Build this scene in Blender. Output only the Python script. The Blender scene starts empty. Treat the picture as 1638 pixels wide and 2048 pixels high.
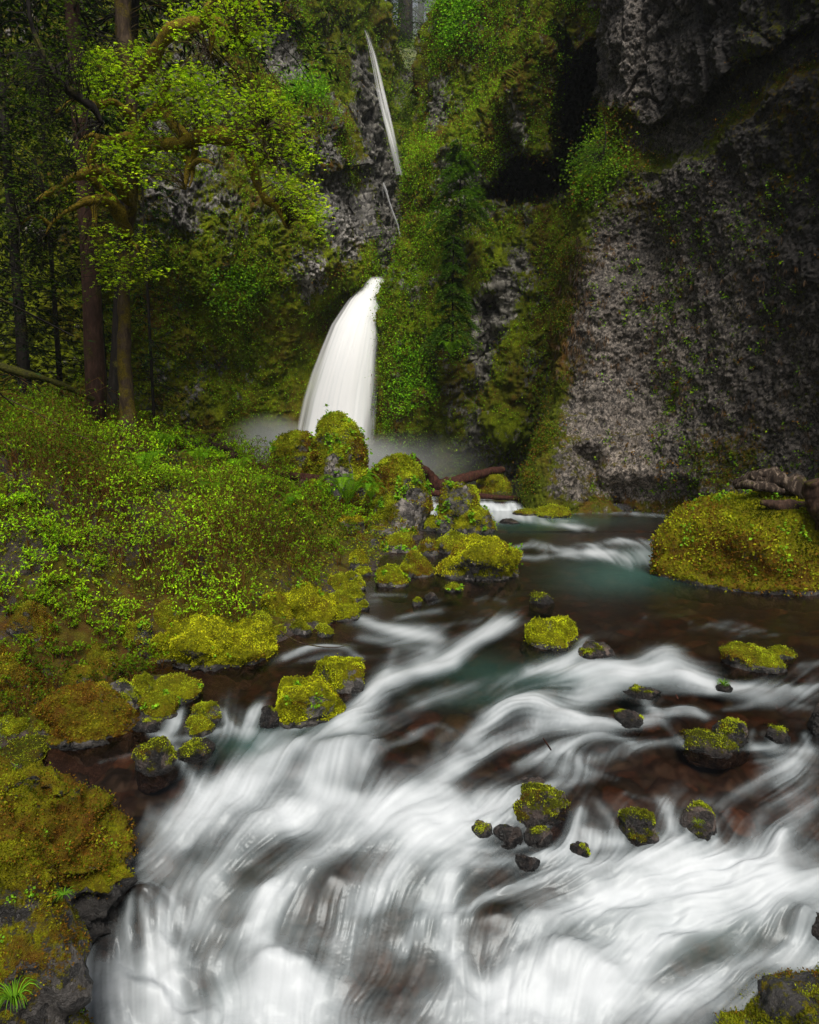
SKY_S, SUN_E, EXPO = 0.08, 3.3, 0.22
HAZE = 0.0003
import bpy, math, random
import numpy as np
from math import radians as R
C = bpy.context.scene.collection
RNG = np.random.default_rng(7)
random.seed(7)
# ---------------------------------------------------------------- camera maths
F, CX, CY, CAMH, PITCH = 1365.0, 819.0, 1024.0, 3.0, R(7.3)
cp, sp = math.cos(PITCH), math.sin(PITCH)
def ray(px, py):
    v = (CY - np.asarray(py, float)) / F
    return (np.asarray(px, float) - CX) / F, cp + v * sp, -sp + v * cp
def at_Y(px, py, Y):
    r, f, u = ray(px, py); t = np.asarray(Y, float) / f
    return np.stack(np.broadcast_arrays(r * t, f * t, CAMH + u * t), -1)
def at_z(px, py, z):
    r, f, u = ray(px, py); t = (np.asarray(z, float) - CAMH) / u
    return np.stack(np.broadcast_arrays(r * t, f * t, CAMH + u * t), -1)
def py_of(Y, z):
    s = (np.asarray(z, float) - CAMH) / np.asarray(Y, float)      # u/f = s
    v = (s * cp + sp) / (cp - s * sp)
    return CY - v * F
# ---------------------------------------------------------------- noise
def _h(ix, iy, iz, seed):
    h = (ix.astype(np.uint32) * np.uint32(374761393) + iy.astype(np.uint32) * np.uint32(668265263)
         + iz.astype(np.uint32) * np.uint32(2147483647) + np.uint32(seed * 974711 & 0xffffffff))
    h = (h ^ (h >> np.uint32(13))) * np.uint32(1274126177)
    h = (h ^ (h >> np.uint32(15))) * np.uint32(2246822519)
    h ^= h >> np.uint32(16)
    return h.astype(np.float32) * np.float32(1 / 4294967295.0)
def vn(P, seed=0):
    i = np.floor(P).astype(np.int64); f = (P - i).astype(np.float32); f = f * f * f * (f * (f * 6 - 15) + 10)
    x, y, z = i[..., 0], i[..., 1], i[..., 2]; fx, fy, fz = f[..., 0], f[..., 1], f[..., 2]
    def c(a, b, d): return _h(x + a, y + b, z + d, seed)
    a = c(0,0,0) * (1-fx) + c(1,0,0) * fx; b = c(0,1,0) * (1-fx) + c(1,1,0) * fx
    d = c(0,0,1) * (1-fx) + c(1,0,1) * fx; e = c(0,1,1) * (1-fx) + c(1,1,1) * fx
    return ((a * (1-fy) + b * fy) * (1-fz) + (d * (1-fy) + e * fy) * fz) * 2 - 1
def fbm(P, o=4, seed=0, gain=.5, lac=2.03):
    s = 0; a = 1; n = 0; P = np.asarray(P, float)
    for k in range(o):
        s = s + a * vn(P, seed + k * 17); n += a; a *= gain; P = P * lac + 3.7
    return s / n * 1.6
def ridged(P, o=4, seed=0, gain=.5):
    s = 0; a = 1; n = 0; P = np.asarray(P, float)
    for k in range(o):
        s = s + a * (1 - 2 * np.abs(vn(P, seed + k * 13))); n += a; a *= gain; P = P * 2.03 + 1.3
    return s / n
def cells(P, seed=0):
    i = np.floor(P).astype(np.int64); best = np.full(P.shape[:-1], 9e9, np.float32); idv = np.zeros(P.shape[:-1], np.float32); sec = best.copy()
    off = np.zeros(P.shape, np.float32)
    for a in (-1, 0, 1):
        for b in (-1, 0, 1):
            for c in (-1, 0, 1):
                x, y, z = i[..., 0] + a, i[..., 1] + b, i[..., 2] + c
                q = np.stack([x + _h(x, y, z, seed + 1), y + _h(x, y, z, seed + 2), z + _h(x, y, z, seed + 3)], -1)
                dv = (P - q).astype(np.float32); d = (dv * dv).sum(-1)
                m = d < best
                sec = np.where(m, best, np.minimum(sec, d)); off = np.where(m[..., None], dv, off)
                idv = np.where(m, _h(x, y, z, seed + 4), idv); best = np.where(m, d, best)
    return np.sqrt(best), np.sqrt(sec), idv, off
def sstep(a, b, x):
    t = np.clip((np.asarray(x, float) - a) / (b - a), 0, 1); return t * t * (3 - 2 * t)
def unit(v): return v / (np.linalg.norm(v, axis=-1, keepdims=True) + 1e-9)
# ---------------------------------------------------------------- mesh helpers
def link(name, V, Fc, mat, parent=None, smooth=True, col=None, attrs=None, n=None, loc=None):
    """V (N,3); Fc (M,k) int array with k = 3 or 4; col (N,3/4) point colour"""
    V = np.ascontiguousarray(V, dtype=np.float32).reshape(-1, 3)
    if loc is not None: V = V - np.asarray(loc, np.float32)
    Fc = np.ascontiguousarray(Fc, dtype=np.int32); k = Fc.shape[1]
    me = bpy.data.meshes.new(name)
    me.vertices.add(len(V)); me.vertices.foreach_set('co', V.ravel())
    me.loops.add(Fc.size); me.loops.foreach_set('vertex_index', Fc.ravel())
    me.polygons.add(len(Fc)); me.polygons.foreach_set('loop_start', np.arange(0, Fc.size, k, dtype=np.int32))
    me.polygons.foreach_set('use_smooth', np.full(len(Fc), smooth))
    if col is not None:
        a = me.color_attributes.new('Col', 'FLOAT_COLOR', 'POINT')
        c = np.ones((len(V), 4), np.float32); c[:, :col.shape[1]] = col; a.data.foreach_set('color', c.ravel())
    for nm, val in (attrs or {}).items():
        a = me.attributes.new(nm, 'FLOAT', 'POINT'); a.data.foreach_set('value', np.ascontiguousarray(val, dtype=np.float32).ravel())
    me.update(calc_edges=True); me.validate()
    if mat: me.materials.append(mat)
    o = bpy.data.objects.new(name, me); C.objects.link(o)
    if loc is not None: o.location = [float(q) for q in loc]
    if parent is not None:
        o.parent = parent
        if loc is not None: o.location = [float(a - b) for a, b in zip(loc, parent.location)]
        else: o.location = [-q for q in parent.location]
    return o
def tag(o, label=None, cat=None, group=None, kind=None):
    if label: o['label'] = label
    if cat: o['category'] = cat
    if group: o['group'] = group
    if kind: o['kind'] = kind
    return o
def empty(name, loc, label, cat, group=None):
    o = bpy.data.objects.new(name, None); C.objects.link(o); o.location = [float(q) for q in loc]
    o.empty_display_size = .2
    return tag(o, label, cat, group)
def gridf(nr, nc, wrap=False):
    i = np.arange(nr - 1)[:, None]; j = np.arange(nc if wrap else nc - 1)[None]
    a = i * nc + j; b = i * nc + (j + 1) % nc
    return np.stack([a, b, b + nc, a + nc], -1).reshape(-1, 4)
def catmull(A, n):
    """A (K, ...) -> (n, ...) interpolated along axis 0"""
    A = np.asarray(A, float); K = len(A)
    t = np.linspace(0, K - 1, n); i = np.minimum(t.astype(int), K - 2); f = (t - i).reshape((-1,) + (1,) * (A.ndim - 1))
    p0 = A[np.maximum(i - 1, 0)]; p1 = A[i]; p2 = A[i + 1]; p3 = A[np.minimum(i + 2, K - 1)]
    return .5 * (2 * p1 + (p2 - p0) * f + (2 * p0 - 5 * p1 + 4 * p2 - p3) * f ** 2 + (3 * p1 - p0 - 3 * p2 + p3) * f ** 3)
def gnormals(P):
    du = np.gradient(P, axis=1); dv = np.gradient(P, axis=0)
    return unit(np.cross(du, dv))
def tube(path, rad, sides=8, nse=0, seed=0, sc=3.0, cap=True):
    path = np.asarray(path, float); n = len(path); rad = np.broadcast_to(rad, (n,)).astype(float).copy()
    T = unit(np.gradient(path, axis=0))
    up = np.array([0, 0, 1.]) if abs(T[0, 2]) < .9 else np.array([1., 0, 0])
    A = np.zeros_like(T); a = up
    for k in range(n):
        a = a - T[k] * a.dot(T[k]); a /= np.linalg.norm(a) + 1e-9; A[k] = a
    B = np.cross(T, A); th = np.linspace(0, 2 * math.pi, sides, endpoint=False)
    if cap: rad[0] *= .6; rad[-1] *= .35
    ring = path[:, None] + rad[:, None, None] * (np.cos(th)[None, :, None] * A[:, None] + np.sin(th)[None, :, None] * B[:, None])
    if nse:
        d = fbm(ring * sc, 3, seed); ring = ring + (ring - path[:, None]) * (nse * d)[..., None]
    V = ring.reshape(-1, 3); Fq = gridf(n, sides, True)
    if cap:
        V = np.vstack([V, path[0] - T[0] * rad[0] * .2, path[-1] + T[-1] * rad[-1] * .2])
        j = np.arange(sides); k = (j + 1) % sides; z = len(V)
        Fq = np.vstack([Fq, np.stack([np.full(sides, z - 2), k, j, j], -1)[:, [0, 1, 2, 2]][:, :4] * 0 + np.stack([np.full(sides, z - 2), k, j, np.full(sides, z - 2)], -1)]) if False else Fq
        tri1 = np.stack([k, j, np.full(sides, z - 2)], -1); o = (n - 1) * sides; tri2 = np.stack([o + j, o + k, np.full(sides, z - 1)], -1)
        Ft = np.vstack([Fq[:, [0, 1, 2]], Fq[:, [0, 2, 3]], tri1, tri2]); return V, Ft
    return V, np.vstack([Fq[:, [0, 1, 2]], Fq[:, [0, 2, 3]]])
def merge(parts):
    Vs, Fs, n = [], [], 0
    for V, Fc in parts: Vs.append(V); Fs.append(Fc + n); n += len(V)
    return np.vstack(Vs), np.vstack(Fs)
def twigs(paths, r0, r1):
    """paths (N,K,3) -> merged 3 sided tubes"""
    N, K, _ = paths.shape; T = unit(np.gradient(paths, axis=1))
    a = unit(np.cross(T, np.array([.31, .2, .93]))); b = np.cross(T, a)
    r = (np.asarray(r0).reshape(-1, 1) * np.linspace(1, 0, K) + np.asarray(r1).reshape(-1, 1) * np.linspace(0, 1, K))[..., None]
    rings = np.stack([paths + r * (math.cos(t) * a + math.sin(t) * b) for t in (0, 2.094, 4.189)], 2)
    V = rings.reshape(-1, 3); base = (np.arange(N) * K * 3)[:, None, None]; i = np.arange(K - 1)[None, :, None] * 3; j = np.arange(3)[None, None]
    p = base + i + j; q = base + i + (j + 1) % 3
    return V, np.stack([p, q, q + 3, p + 3], -1).reshape(-1, 4)
def leafquads(P, D, N, L, W, fold=.25):
    """diamond leaves: base P, direction D, face normal N"""
    D = unit(D); S = unit(np.cross(D, N)); N = np.cross(S, D); L = np.asarray(L).reshape(-1, 1); W = np.asarray(W).reshape(-1, 1)
    m = P + D * L * .45
    V = np.stack([P, m + S * W * .5 + N * W * fold, P + D * L - N * L * .08, m - S * W * .5 + N * W * fold], 1).reshape(-1, 3)
    return V, np.arange(len(P) * 4).reshape(-1, 4)
def rdir(n, rng=RNG):
    return unit(rng.normal(size=(n, 3)))
def colvar(n, base, var=.25, hue=.12, rng=RNG, rep=4):
    b = np.asarray(base, float); k = np.exp(rng.normal(0, var, (n, 1))); h = rng.normal(0, hue, (n, 1))
    c = b * k * np.hstack([1 + h, 1 + h * .15, 1 - h]); return np.repeat(np.clip(c, .002, .8), rep, 0)
# ---------------------------------------------------------------- materials
def newmat(name):
    m = bpy.data.materials.new(name); m.use_nodes = True; nt = m.node_tree; nt.nodes.clear()
    out = nt.nodes.new('ShaderNodeOutputMaterial'); return m, nt, out
class NT:
    def __init__(s, nt): s.nt = nt
    def n(s, typ, **kw):
        nd = s.nt.nodes.new('ShaderNode' + typ)
        for k, v in kw.items():
            if k.startswith('i_'):
                key = k[2:]; key = int(key) if key.isdigit() else key.replace('_', ' ')
                s.set(nd.inputs[key], v)
            else: setattr(nd, k, v)
        return nd
    def set(s, sock, v):
        if isinstance(v, bpy.types.NodeSocket): s.nt.links.new(v, sock)
        elif isinstance(v, bpy.types.Node): s.nt.links.new(v.outputs[0], sock)
        else:
            if isinstance(v, (tuple, list)) and len(v) == 3 and sock.type == 'RGBA': v = (*v, 1)
            sock.default_value = v
    def math(s, op, a, b=0.5, clamp=False):
        nd = s.n('Math', operation=op, use_clamp=clamp); s.set(nd.inputs[0], a); s.set(nd.inputs[1], b); return nd.outputs[0]
    def mix(s, f, a, b, mode='MIX'):
        nd = s.n('Mix', data_type='RGBA', blend_type=mode); s.set(nd.inputs[0], f); s.set(nd.inputs[6], a); s.set(nd.inputs[7], b); return nd.outputs[2]
    def ramp(s, f, stops):
        nd = s.n('ValToRGB'); cr = nd.color_ramp
        while len(cr.elements) < len(stops): cr.elements.new(.5)
        for e, (p, c) in zip(cr.elements, stops):
            e.position = p; e.color = (*c, 1) if isinstance(c, tuple) else (c, c, c, 1)
        s.set(nd.inputs[0], f); return nd.outputs[0]
    def noise(s, vec, scale, detail=4, rough=.55, dist=0):
        nd = s.n('TexNoise'); s.set(nd.inputs['Vector'], vec); nd.inputs['Scale'].default_value = scale
        nd.inputs['Detail'].default_value = detail; nd.inputs['Roughness'].default_value = rough; nd.inputs['Distortion'].default_value = dist
        return nd.outputs[0]
    def vor(s, vec, scale, feature='F1'):
        nd = s.n('TexVoronoi', feature=feature); s.set(nd.inputs['Vector'], vec); nd.inputs['Scale'].default_value = scale; return nd
    def attr(s, name): return s.n('Attribute', attribute_name=name)
def rock_moss(name, dark=(.035,.032,.03), light=(.22,.20,.185), grain=9.0, moss_a=(.030,.045,.004), moss_b=(.20,.20,.012), brown=(.10,.045,.010),
              stretch=(1,1,1), wet=.75, mossscale=5.0, speck=.35):
    m, nt, out = newmat(name); k = NT(nt)
    tc = k.n('TexCoord'); mp = k.n('Mapping'); k.set(mp.inputs[0], tc.outputs['Object']); mp.inputs['Scale'].default_value = stretch; v = mp.outputs[0]
    vp = k.mix(.12, v, k.n('TexNoise', i_Vector=v, i_Scale=grain * .8).outputs[1])
    vo = k.vor(vp, grain); sep = k.n('SeparateColor'); k.set(sep.inputs[0], vo.outputs['Color'])
    n1 = k.noise(v, grain * .22, 6, .65); n2 = k.noise(v, grain * 2.2, 5, .7)
    t = k.math('ADD', k.math('MULTIPLY', sep.outputs[0], .5), k.math('MULTIPLY', n1, .55))
    t = k.math('ADD', k.math('MULTIPLY', n2, .35), k.math('MULTIPLY', t, .8))
    at = k.attr('Col'); sc = k.n('SeparateColor'); k.set(sc.inputs[0], at.outputs[0])
    mossv, brownv, lightv = sc.outputs[0], sc.outputs[1], sc.outputs[2]
    rc = k.ramp(t, [(.30, tuple(q * .4 for q in dark)), (.48, dark), (.66, tuple((a + b) * .4 for a, b in zip(dark, light))), (.85, light)])
    rc = k.mix(1.0, rc, k.ramp(lightv, [(0, (.25,.25,.25)), (.5, (1,1,1)), (1, (2.2,2.15,2.1))]), 'MULTIPLY')
    # pale lichen specks
    sp_ = k.ramp(k.noise(v, grain * 3.1, 2, .5), [(.62, 0.0), (.70, 1.0)])
    rc = k.mix(k.math('MULTIPLY', k.math('MULTIPLY', sp_, speck), lightv), rc, (.42,.40,.36))
    # moss
    m1 = k.noise(v, mossscale * .5, 6, .62); m2 = k.noise(v, mossscale * 4, 5, .7); m3 = k.noise(v, mossscale * 16, 3, .6)
    mf = k.math('ADD', k.math('MULTIPLY', m1, .45), k.math('ADD', k.math('MULTIPLY', m2, .35), k.math('MULTIPLY', m3, .3)))
    mc = k.ramp(mf, [(.38, moss_a), (.55, tuple((a * .5 + b * .5) * .8 for a, b in zip(moss_a, moss_b))), (.72, moss_b)])
    bf = k.math('MULTIPLY', k.ramp(k.noise(v, mossscale * .9, 5, .6), [(.35, 0.0), (.62, 1.0)]), brownv)
    mc = k.mix(bf, mc, k.mix(mf, tuple(q * .25 for q in brown), tuple(q * 1.9 for q in brown)))
    cover = k.math('ADD', mossv, k.math('MULTIPLY', k.math('SUBTRACT', k.noise(v, mossscale * 1.7, 8, .7), .5), 1.7))
    cover = k.ramp(cover, [(.42, 0.0), (.58, 1.0)])
    colr = k.mix(cover, rc, mc)
    bs = k.n('BsdfPrincipled'); k.set(bs.inputs['Base Color'], colr)
    k.set(bs.inputs['Roughness'], k.mix(cover, (wet,) * 3, (.95,) * 3)); k.set(bs.inputs['Specular IOR Level'], k.mix(cover, (.45,) * 3, (.12,) * 3))
    hgt = k.math('ADD', k.math('MULTIPLY', vo.outputs[0], -.28), k.math('MULTIPLY', n2, 1.2))
    hgt = k.math('ADD', k.math('MULTIPLY', m2, .6), k.math('ADD', hgt, k.math('MULTIPLY', m3, k.math('MULTIPLY', cover, 1.1))))
    bp = k.n('Bump', i_Strength=.9, i_Distance=.5 / grain); k.set(bp.inputs['Height'], hgt); k.set(bs.inputs['Normal'], bp.outputs[0])
    nt.links.new(bs.outputs[0], out.inputs[0]); return m
def leafmat(name, trans=.35, rough=.6, spec=.06):
    m, nt, out = newmat(name); k = NT(nt); at = k.attr('Col')
    d = k.n('BsdfPrincipled'); k.set(d.inputs['Base Color'], at.outputs[0]); d.inputs['Roughness'].default_value = rough; d.inputs['Specular IOR Level'].default_value = spec
    t = k.n('BsdfTranslucent'); k.set(t.inputs[0], k.mix(1.0, at.outputs[0], (1.1, 1.35, .6), 'MULTIPLY'))
    mx = k.n('MixShader'); mx.inputs[0].default_value = trans; nt.links.new(d.outputs[0], mx.inputs[1]); nt.links.new(t.outputs[0], mx.inputs[2])
    nt.links.new(mx.outputs[0], out.inputs[0]); return m
def barkmat(name, a, b, moss=(.10,.09,.012), mossamt=.45, sc=6):
    m, nt, out = newmat(name); k = NT(nt); tc = k.n('TexCoord'); mp = k.n('Mapping'); k.set(mp.inputs[0], tc.outputs['Object']); mp.inputs['Scale'].default_value = (1, 1, .25)
    n = k.noise(mp.outputs[0], sc * 2, 6, .7); r = k.ramp(n, [(.3, tuple(q * .4 for q in a)), (.5, a), (.72, b)])
    mm = k.ramp(k.noise(tc.outputs['Object'], sc * .5, 5, .65), [(.62 - mossamt * .35, 0.0), (.72 - mossamt * .3, 1.0)])
    mcol = k.ramp(k.noise(tc.outputs['Object'], sc * 5, 4, .6), [(.35, tuple(q * .25 for q in moss)), (.68, moss)])
    bs = k.n('BsdfPrincipled'); k.set(bs.inputs['Base Color'], k.mix(mm, r, mcol)); bs.inputs['Roughness'].default_value = .85; bs.inputs['Specular IOR Level'].default_value = .2
    bp = k.n('Bump', i_Strength=.9, i_Distance=.03); k.set(bp.inputs['Height'], n); k.set(bs.inputs['Normal'], bp.outputs[0])
    nt.links.new(bs.outputs[0], out.inputs[0]); return m
# ================================================================ stream
ZT = np.array([[900,.32],[985,.32],[1005,.30],[1022,.02],[1085,0],[1115,-.10],[1200,-.12],[1250,-.2],[1340,-.38],[1400,-.5],[1480,-.62],[1560,-.85],[1640,-1.0],[1720,-1.22],[1830,-1.5],[1950,-1.85],[2048,-2.0],[2400,-2.3]])
_zy = np.arange(880, 2460, 2.0); _zz = np.interp(_zy, ZT[:, 0], ZT[:, 1])
for _ in range(40):
    _k = 3 + int(_ // 2); _zs = (np.roll(_zz, _k) + _zz + np.roll(_zz, -_k)) / 3; _m = (_zy > 1060) & (_zy < 2380); _zz = np.where(_m, _zs, _zz)
def zw(px, py): return np.interp(py, _zy, _zz)
# foam map in a 2 px grid : x -400..2100, y 900..2400
GX0, GY0, GS = -400, 900, 2.0; GW, GH = 1250, 750
gx, gy = np.meshgrid(GX0 + GS * np.arange(GW), GY0 + GS * np.arange(GH))
FOAM = np.zeros((GH, GW), np.float32); TEAL = FOAM.copy(); HUMP = FOAM.copy()
def sgrid(px, py): return int((px - GX0) / GS), int((py - GY0) / GS)
def ell(A, x, y, rx, ry, s, ang=0, soft=1.0, mode='add'):
    m = max(rx, ry) * 2.2; a, b = sgrid(x - m, y - m); c, d = sgrid(x + m, y + m); a, b = max(a, 0), max(b, 0)
    X = gx[b:d, a:c] - x; Y = gy[b:d, a:c] - y; ca, sa = math.cos(R(ang)), math.sin(R(ang))
    u = (X * ca + Y * sa) / rx; w = (-X * sa + Y * ca) / ry; g = s * np.exp(-(u * u + w * w) ** soft * 1.1)
    if mode == 'add': A[b:d, a:c] = np.maximum(A[b:d, a:c], 0) + g * (1 - np.clip(A[b:d, a:c], 0, 1) * .6)
    else: A[b:d, a:c] *= np.clip(1 - g, 0, 1)
def stroke(A, pts, w, s, w2=None):
    pts = np.array(pts, float); P = catmull(pts, max(8, int(np.abs(np.diff(pts, axis=0)).sum() / 6)))
    x0, y0 = P.min(0) - 3 * max(w, w2 or w); x1, y1 = P.max(0) + 3 * max(w, w2 or w); a, b = sgrid(x0, y0); c, d = sgrid(x1, y1); a, b = max(a, 0), max(b, 0)
    X = gx[b:d, a:c]; Y = gy[b:d, a:c]; best = np.full(X.shape, 9e9)
    for i, (x, y) in enumerate(P):
        ww = w + ((w2 or w) - w) * i / len(P); t = ((X - x) ** 2 + ((Y - y) * 1.3) ** 2) / ww ** 2; best = np.minimum(best, t)
    g = s * np.exp(-best * 1.2); A[b:d, a:c] += g * (1 - np.clip(A[b:d, a:c], 0, 1) * .6)
S = lambda pts, w, s, w2=None: stroke(FOAM, pts, w, s, w2)
E = lambda *a, **k: ell(FOAM, *a, **k)
def D_(x, y, rx, ry, s=.9, ang=0): ell(FOAM, x, y, rx, ry, s, ang, 1.5, 'mul')
# --- far pool and its little falls
S([(845,1002),(850,1020),(856,1040)],16,1.0); S([(862,1000),(866,1038)],10,.9); E(850,1046,34,7,.8)
S([(960,1006),(985,1012),(1010,1022)],14,1.1); S([(1025,1008),(1035,1022)],12,1.0); S([(1046,1010),(1060,1024)],9,.9)
E(1020,1030,70,9,.9); S([(960,1040),(1050,1040),(1130,1052),(1190,1058)],8,.75); S([(1050,1028),(1130,1024),(1240,1026),(1330,1031)],4,.75)
S([(985,1028),(1080,1034),(1150,1045)],9,.6)
# --- mid rapid
S([(1020,1098),(1060,1090),(1120,1100),(1180,1092),(1240,1084),(1325,1088)],9,.85); S([(1030,1110),(1070,1116),(1150,1106),(1230,1104)],7,.85)
S([(1180,1104),(1240,1112),(1290,1126),(1318,1134)],15,.8); E(1285,1108,38,16,.7); S([(1060,1080),(1100,1092)],5,.6); E(1240,1084,16,7,.7)
S([(1130,1112),(1210,1116),(1260,1136)],8,.45)
D_(1225,1092,16,4,.8); D_(1165,1096,20,4,.7); D_(1105,1106,20,4,.8)
# --- small streaks above the main chute
S([(740,1192),(775,1188),(812,1192)],5,.6); S([(790,1238),(830,1228),(880,1222)],8,.6); S([(728,1206),(760,1200)],4,.5)
S([(950,1200),(980,1196),(1010,1204)],5,.35); S([(1130,1205),(1180,1200)],4,.25); S([(880,1200),(850,1210)],5,.3)
S([(1290,1236),(1340,1230),(1380,1246)],5,.35); S([(1380,1260),(1460,1246),(1550,1270)],6,.3); S([(1480,1272),(1560,1270)],3,.4)
S([(570,1316),(620,1300),(680,1298),(722,1318)],9,.85); S([(600,1322),(680,1312)],6,.4)
# chute A
S([(1012,1244),(985,1256),(940,1282),(900,1316),(850,1330)],20,1.0,24); E(985,1262,36,16,.8,-25)
S([(725,1240),(770,1256),(830,1268),(880,1275)],13,1.0,16); E(800,1262,64,17,.7,12); S([(720,1275),(780,1285),(860,1300)],12,.6)
E(860,1310,110,24,.45,-15); S([(900,1330),(820,1350),(760,1368),(720,1410),(690,1450)],22,.95,26)
S([(790,1300),(770,1350),(740,1390)],12,.6); S([(960,1240),(905,1250),(850,1255)],8,.45); D_(905,1262,26,8,.8,-20); D_(780,1240,30,6,.8)
D_(830,1290,30,6,.5); E(770,1392,40,20,.6,-40)
# chute B (teal tongue)
S([(1168,1282),(1150,1310),(1110,1332),(1060,1340)],13,.9); S([(1180,1330),(1240,1345),(1330,1350),(1420,1372)],24,.95)
E(1210,1352,120,30,.8,6); E(1325,1318,46,26,.95); E(1330,1300,30,8,.7); E(1390,1350,50,26,.7,20); S([(1100,1330),(1180,1352),(1150,1400)],22,.6)
S([(1060,1345),(1000,1362),(930,1375),(860,1400),(800,1440),(720,1470)],24,.45,30); E(1090,1385,90,24,.45,-10); E(1190,1390,70,22,.6,-20)
S([(1460,1376),(1540,1370),(1600,1385)],12,.5); E(1510,1395,60,16,.75,15); S([(1450,1370),(1500,1372)],8,.6); E(1615,1345,30,22,.4); E(1600,1390,50,12,.45)
D_(990,1385,80,12,.5,-8)
# chute C
S([(1150,1440),(1090,1408),(1040,1405),(990,1432),(950,1470),(910,1520),(880,1570)],20,.95,26); E(1095,1432,90,26,.75,10)
S([(1300,1440),(1230,1450),(1160,1452),(1080,1450)],20,.8); S([(1410,1436),(1370,1424),(1320,1430),(1290,1400)],12,.8); S([(1290,1410),(1330,1450),(1370,1490)],9,.6)
S([(1060,1470),(980,1490),(920,1540)],20,.7); S([(1260,1490),(1190,1478),(1120,1496),(1040,1530)],16,.85); S([(1380,1484),(1300,1488),(1240,1512),(1180,1520)],13,.75)
S([(1140,1500),(1170,1540),(1230,1560)],12,.7); E(1130,1535,60,20,.6,15); S([(1180,1560),(1120,1570),(1050,1580),(960,1590)],16,.7)
S([(820,1470),(870,1450),(900,1460)],10,.6); S([(840,1470),(790,1500),(735,1540)],14,.45); S([(880,1470),(860,1540),(800,1590)],16,.4)
D_(1040,1438,36,12,.5,-15); D_(800,1545,52,40,.75,-25); D_(1225,1512,42,16,.5); D_(930,1500,22,12,.5)
# left small cascades
S([(350,1424),(345,1450),(330,1474)],17,.9); S([(362,1420),(356,1440)],8,.7); S([(300,1466),(350,1478),(420,1466),(450,1462)],11,1.0); S([(444,1424),(455,1446),(470,1462)],11,.95)
S([(520,1418),(505,1432),(495,1458)],15,1.0); E(495,1470,44,14,.9); S([(350,1494),(362,1520),(378,1550),(396,1590)],11,.9,18)
S([(200,1524),(250,1512),(270,1508)],5,.5); S([(610,1452),(560,1462),(520,1490)],12,.6); S([(620,1430),(590,1455)],10,.5)
# chute D, the big white sheet
S([(720,1440),(640,1480),(560,1510),(470,1550),(400,1600),(330,1640)],34,.85,34); E(520,1560,110,40,.75,-25); E(440,1600,120,40,.55,-30)
E(690,1515,66,36,.95); E(640,1545,70,26,.8); E(745,1500,24,22,.7); S([(610,1560),(660,1590),(800,1600),(900,1590)],22,.8)
E(800,1625,210,42,.95,2); E(600,1625,180,42,.95,-10); E(880,1665,110,46,.9,-10); E(400,1640,90,30,.55,-30); E(1000,1605,60,20,.7)
S([(280,1600),(300,1620),(290,1650)],16,.4); E(960,1620,80,30,.8)
D_(715,1575,18,10,.6); D_(680,1487,50,10,.8,-8); D_(600,1528,26,20,.5); D_(700,1540,12,20,.3)
# lower fan
S([(780,1650),(700,1680),(620,1730),(550,1790),(500,1860)],46,.7,40); S([(860,1670),(800,1740),(730,1800),(680,1890)],40,.75,34)
S([(900,1680),(880,1760),(850,1840),(800,1900)],28,.7,26); S([(940,1700),(905,1760),(898,1860),(920,1920)],20,.85,26)
S([(560,1640),(470,1700),(400,1760),(350,1800)],36,.5,30); S([(420,1650),(340,1700),(260,1740)],24,.38)
S([(430,1770),(400,1830),(420,1900),(460,2000)],36,.55); S([(540,1790),(520,1880),(560,1960)],30,.6); S([(340,1740),(300,1760)],20,.3)
S([(245,1790),(290,1770),(340,1800),(370,1860),(375,1930)],11,.5); S([(190,1780),(180,1850),(160,1950)],22,.35)
E(620,1800,230,120,.28); E(850,1780,120,120,.28); E(350,1760,120,100,.2)
S([(262,1832),(250,1880),(235,1950)],12,.9,26); S([(282,1832),(300,1880),(310,1960)],9,.85,24); S([(325,1840),(335,1900),(340,1980)],18,.8,30)
E(265,1990,100,75,1.0); E(330,1960,40,80,.85); S([(165,1880),(170,1960),(160,2040)],16,.75); E(560,1990,105,85,1.1); E(520,2060,150,60,1.0); E(300,2060,160,50,1.0)
E(640,2020,80,60,.8); S([(880,1890),(930,1950),(1010,2000)],22,.8); E(950,2010,160,50,.8); E(760,2060,100,24,.5)
D_(660,1775,46,30,.5,-30); D_(500,1695,36,16,.55,-30); D_(690,1880,50,40,.25); D_(415,1960,22,46,.5); D_(275,1812,30,17,.85); D_(800,1975,80,30,.5,-35); D_(770,1870,40,60,.2)
D_(745,1935,50,34,.3,-40)
# right hand lower pool
S([(1190,1610),(1220,1640),(1235,1680)],10,.55); S([(1160,1630),(1150,1650),(1140,1690)],16,.95); S([(1170,1664),(1245,1690)],14,.8); E(1190,1684,46,16,.9)
for x in range(1165, 1250, 9): S([(x,1662),(x + 1,1690)],3.5,.5)
S([(1330,1600),(1345,1640),(1350,1690)],15,.9); S([(1310,1590),(1330,1620)],10,.7); S([(1420,1640),(1430,1690)],12,.8); S([(1375,1650),(1380,1690)],8,.5); E(1350,1690,60,20,.85)
S([(1100,1650),(1040,1648),(980,1650),(950,1680)],12,.5); S([(1160,1706),(1090,1716),(1010,1722),(950,1730)],16,.8); S([(1060,1690),(980,1700),(930,1700)],8,.6)
E(1120,1720,90,18,.7); S([(1330,1720),(1240,1730),(1130,1750),(1010,1780),(930,1830)],22,.8,14)
E(1400,1730,190,34,1.0,4); E(1340,1770,200,44,.95,-4); E(1520,1750,120,36,.9,8); E(1560,1690,26,30,.9,10); E(1500,1800,140,40,.8,-15)
E(1180,1820,170,50,.65,-14); E(1330,1830,160,50,.75,-20); S([(1640,1770),(1520,1810),(1400,1860),(1280,1930)],34,.6); S([(1290,1780),(1130,1830),(1040,1890),(1010,1960)],30,.5)
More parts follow.
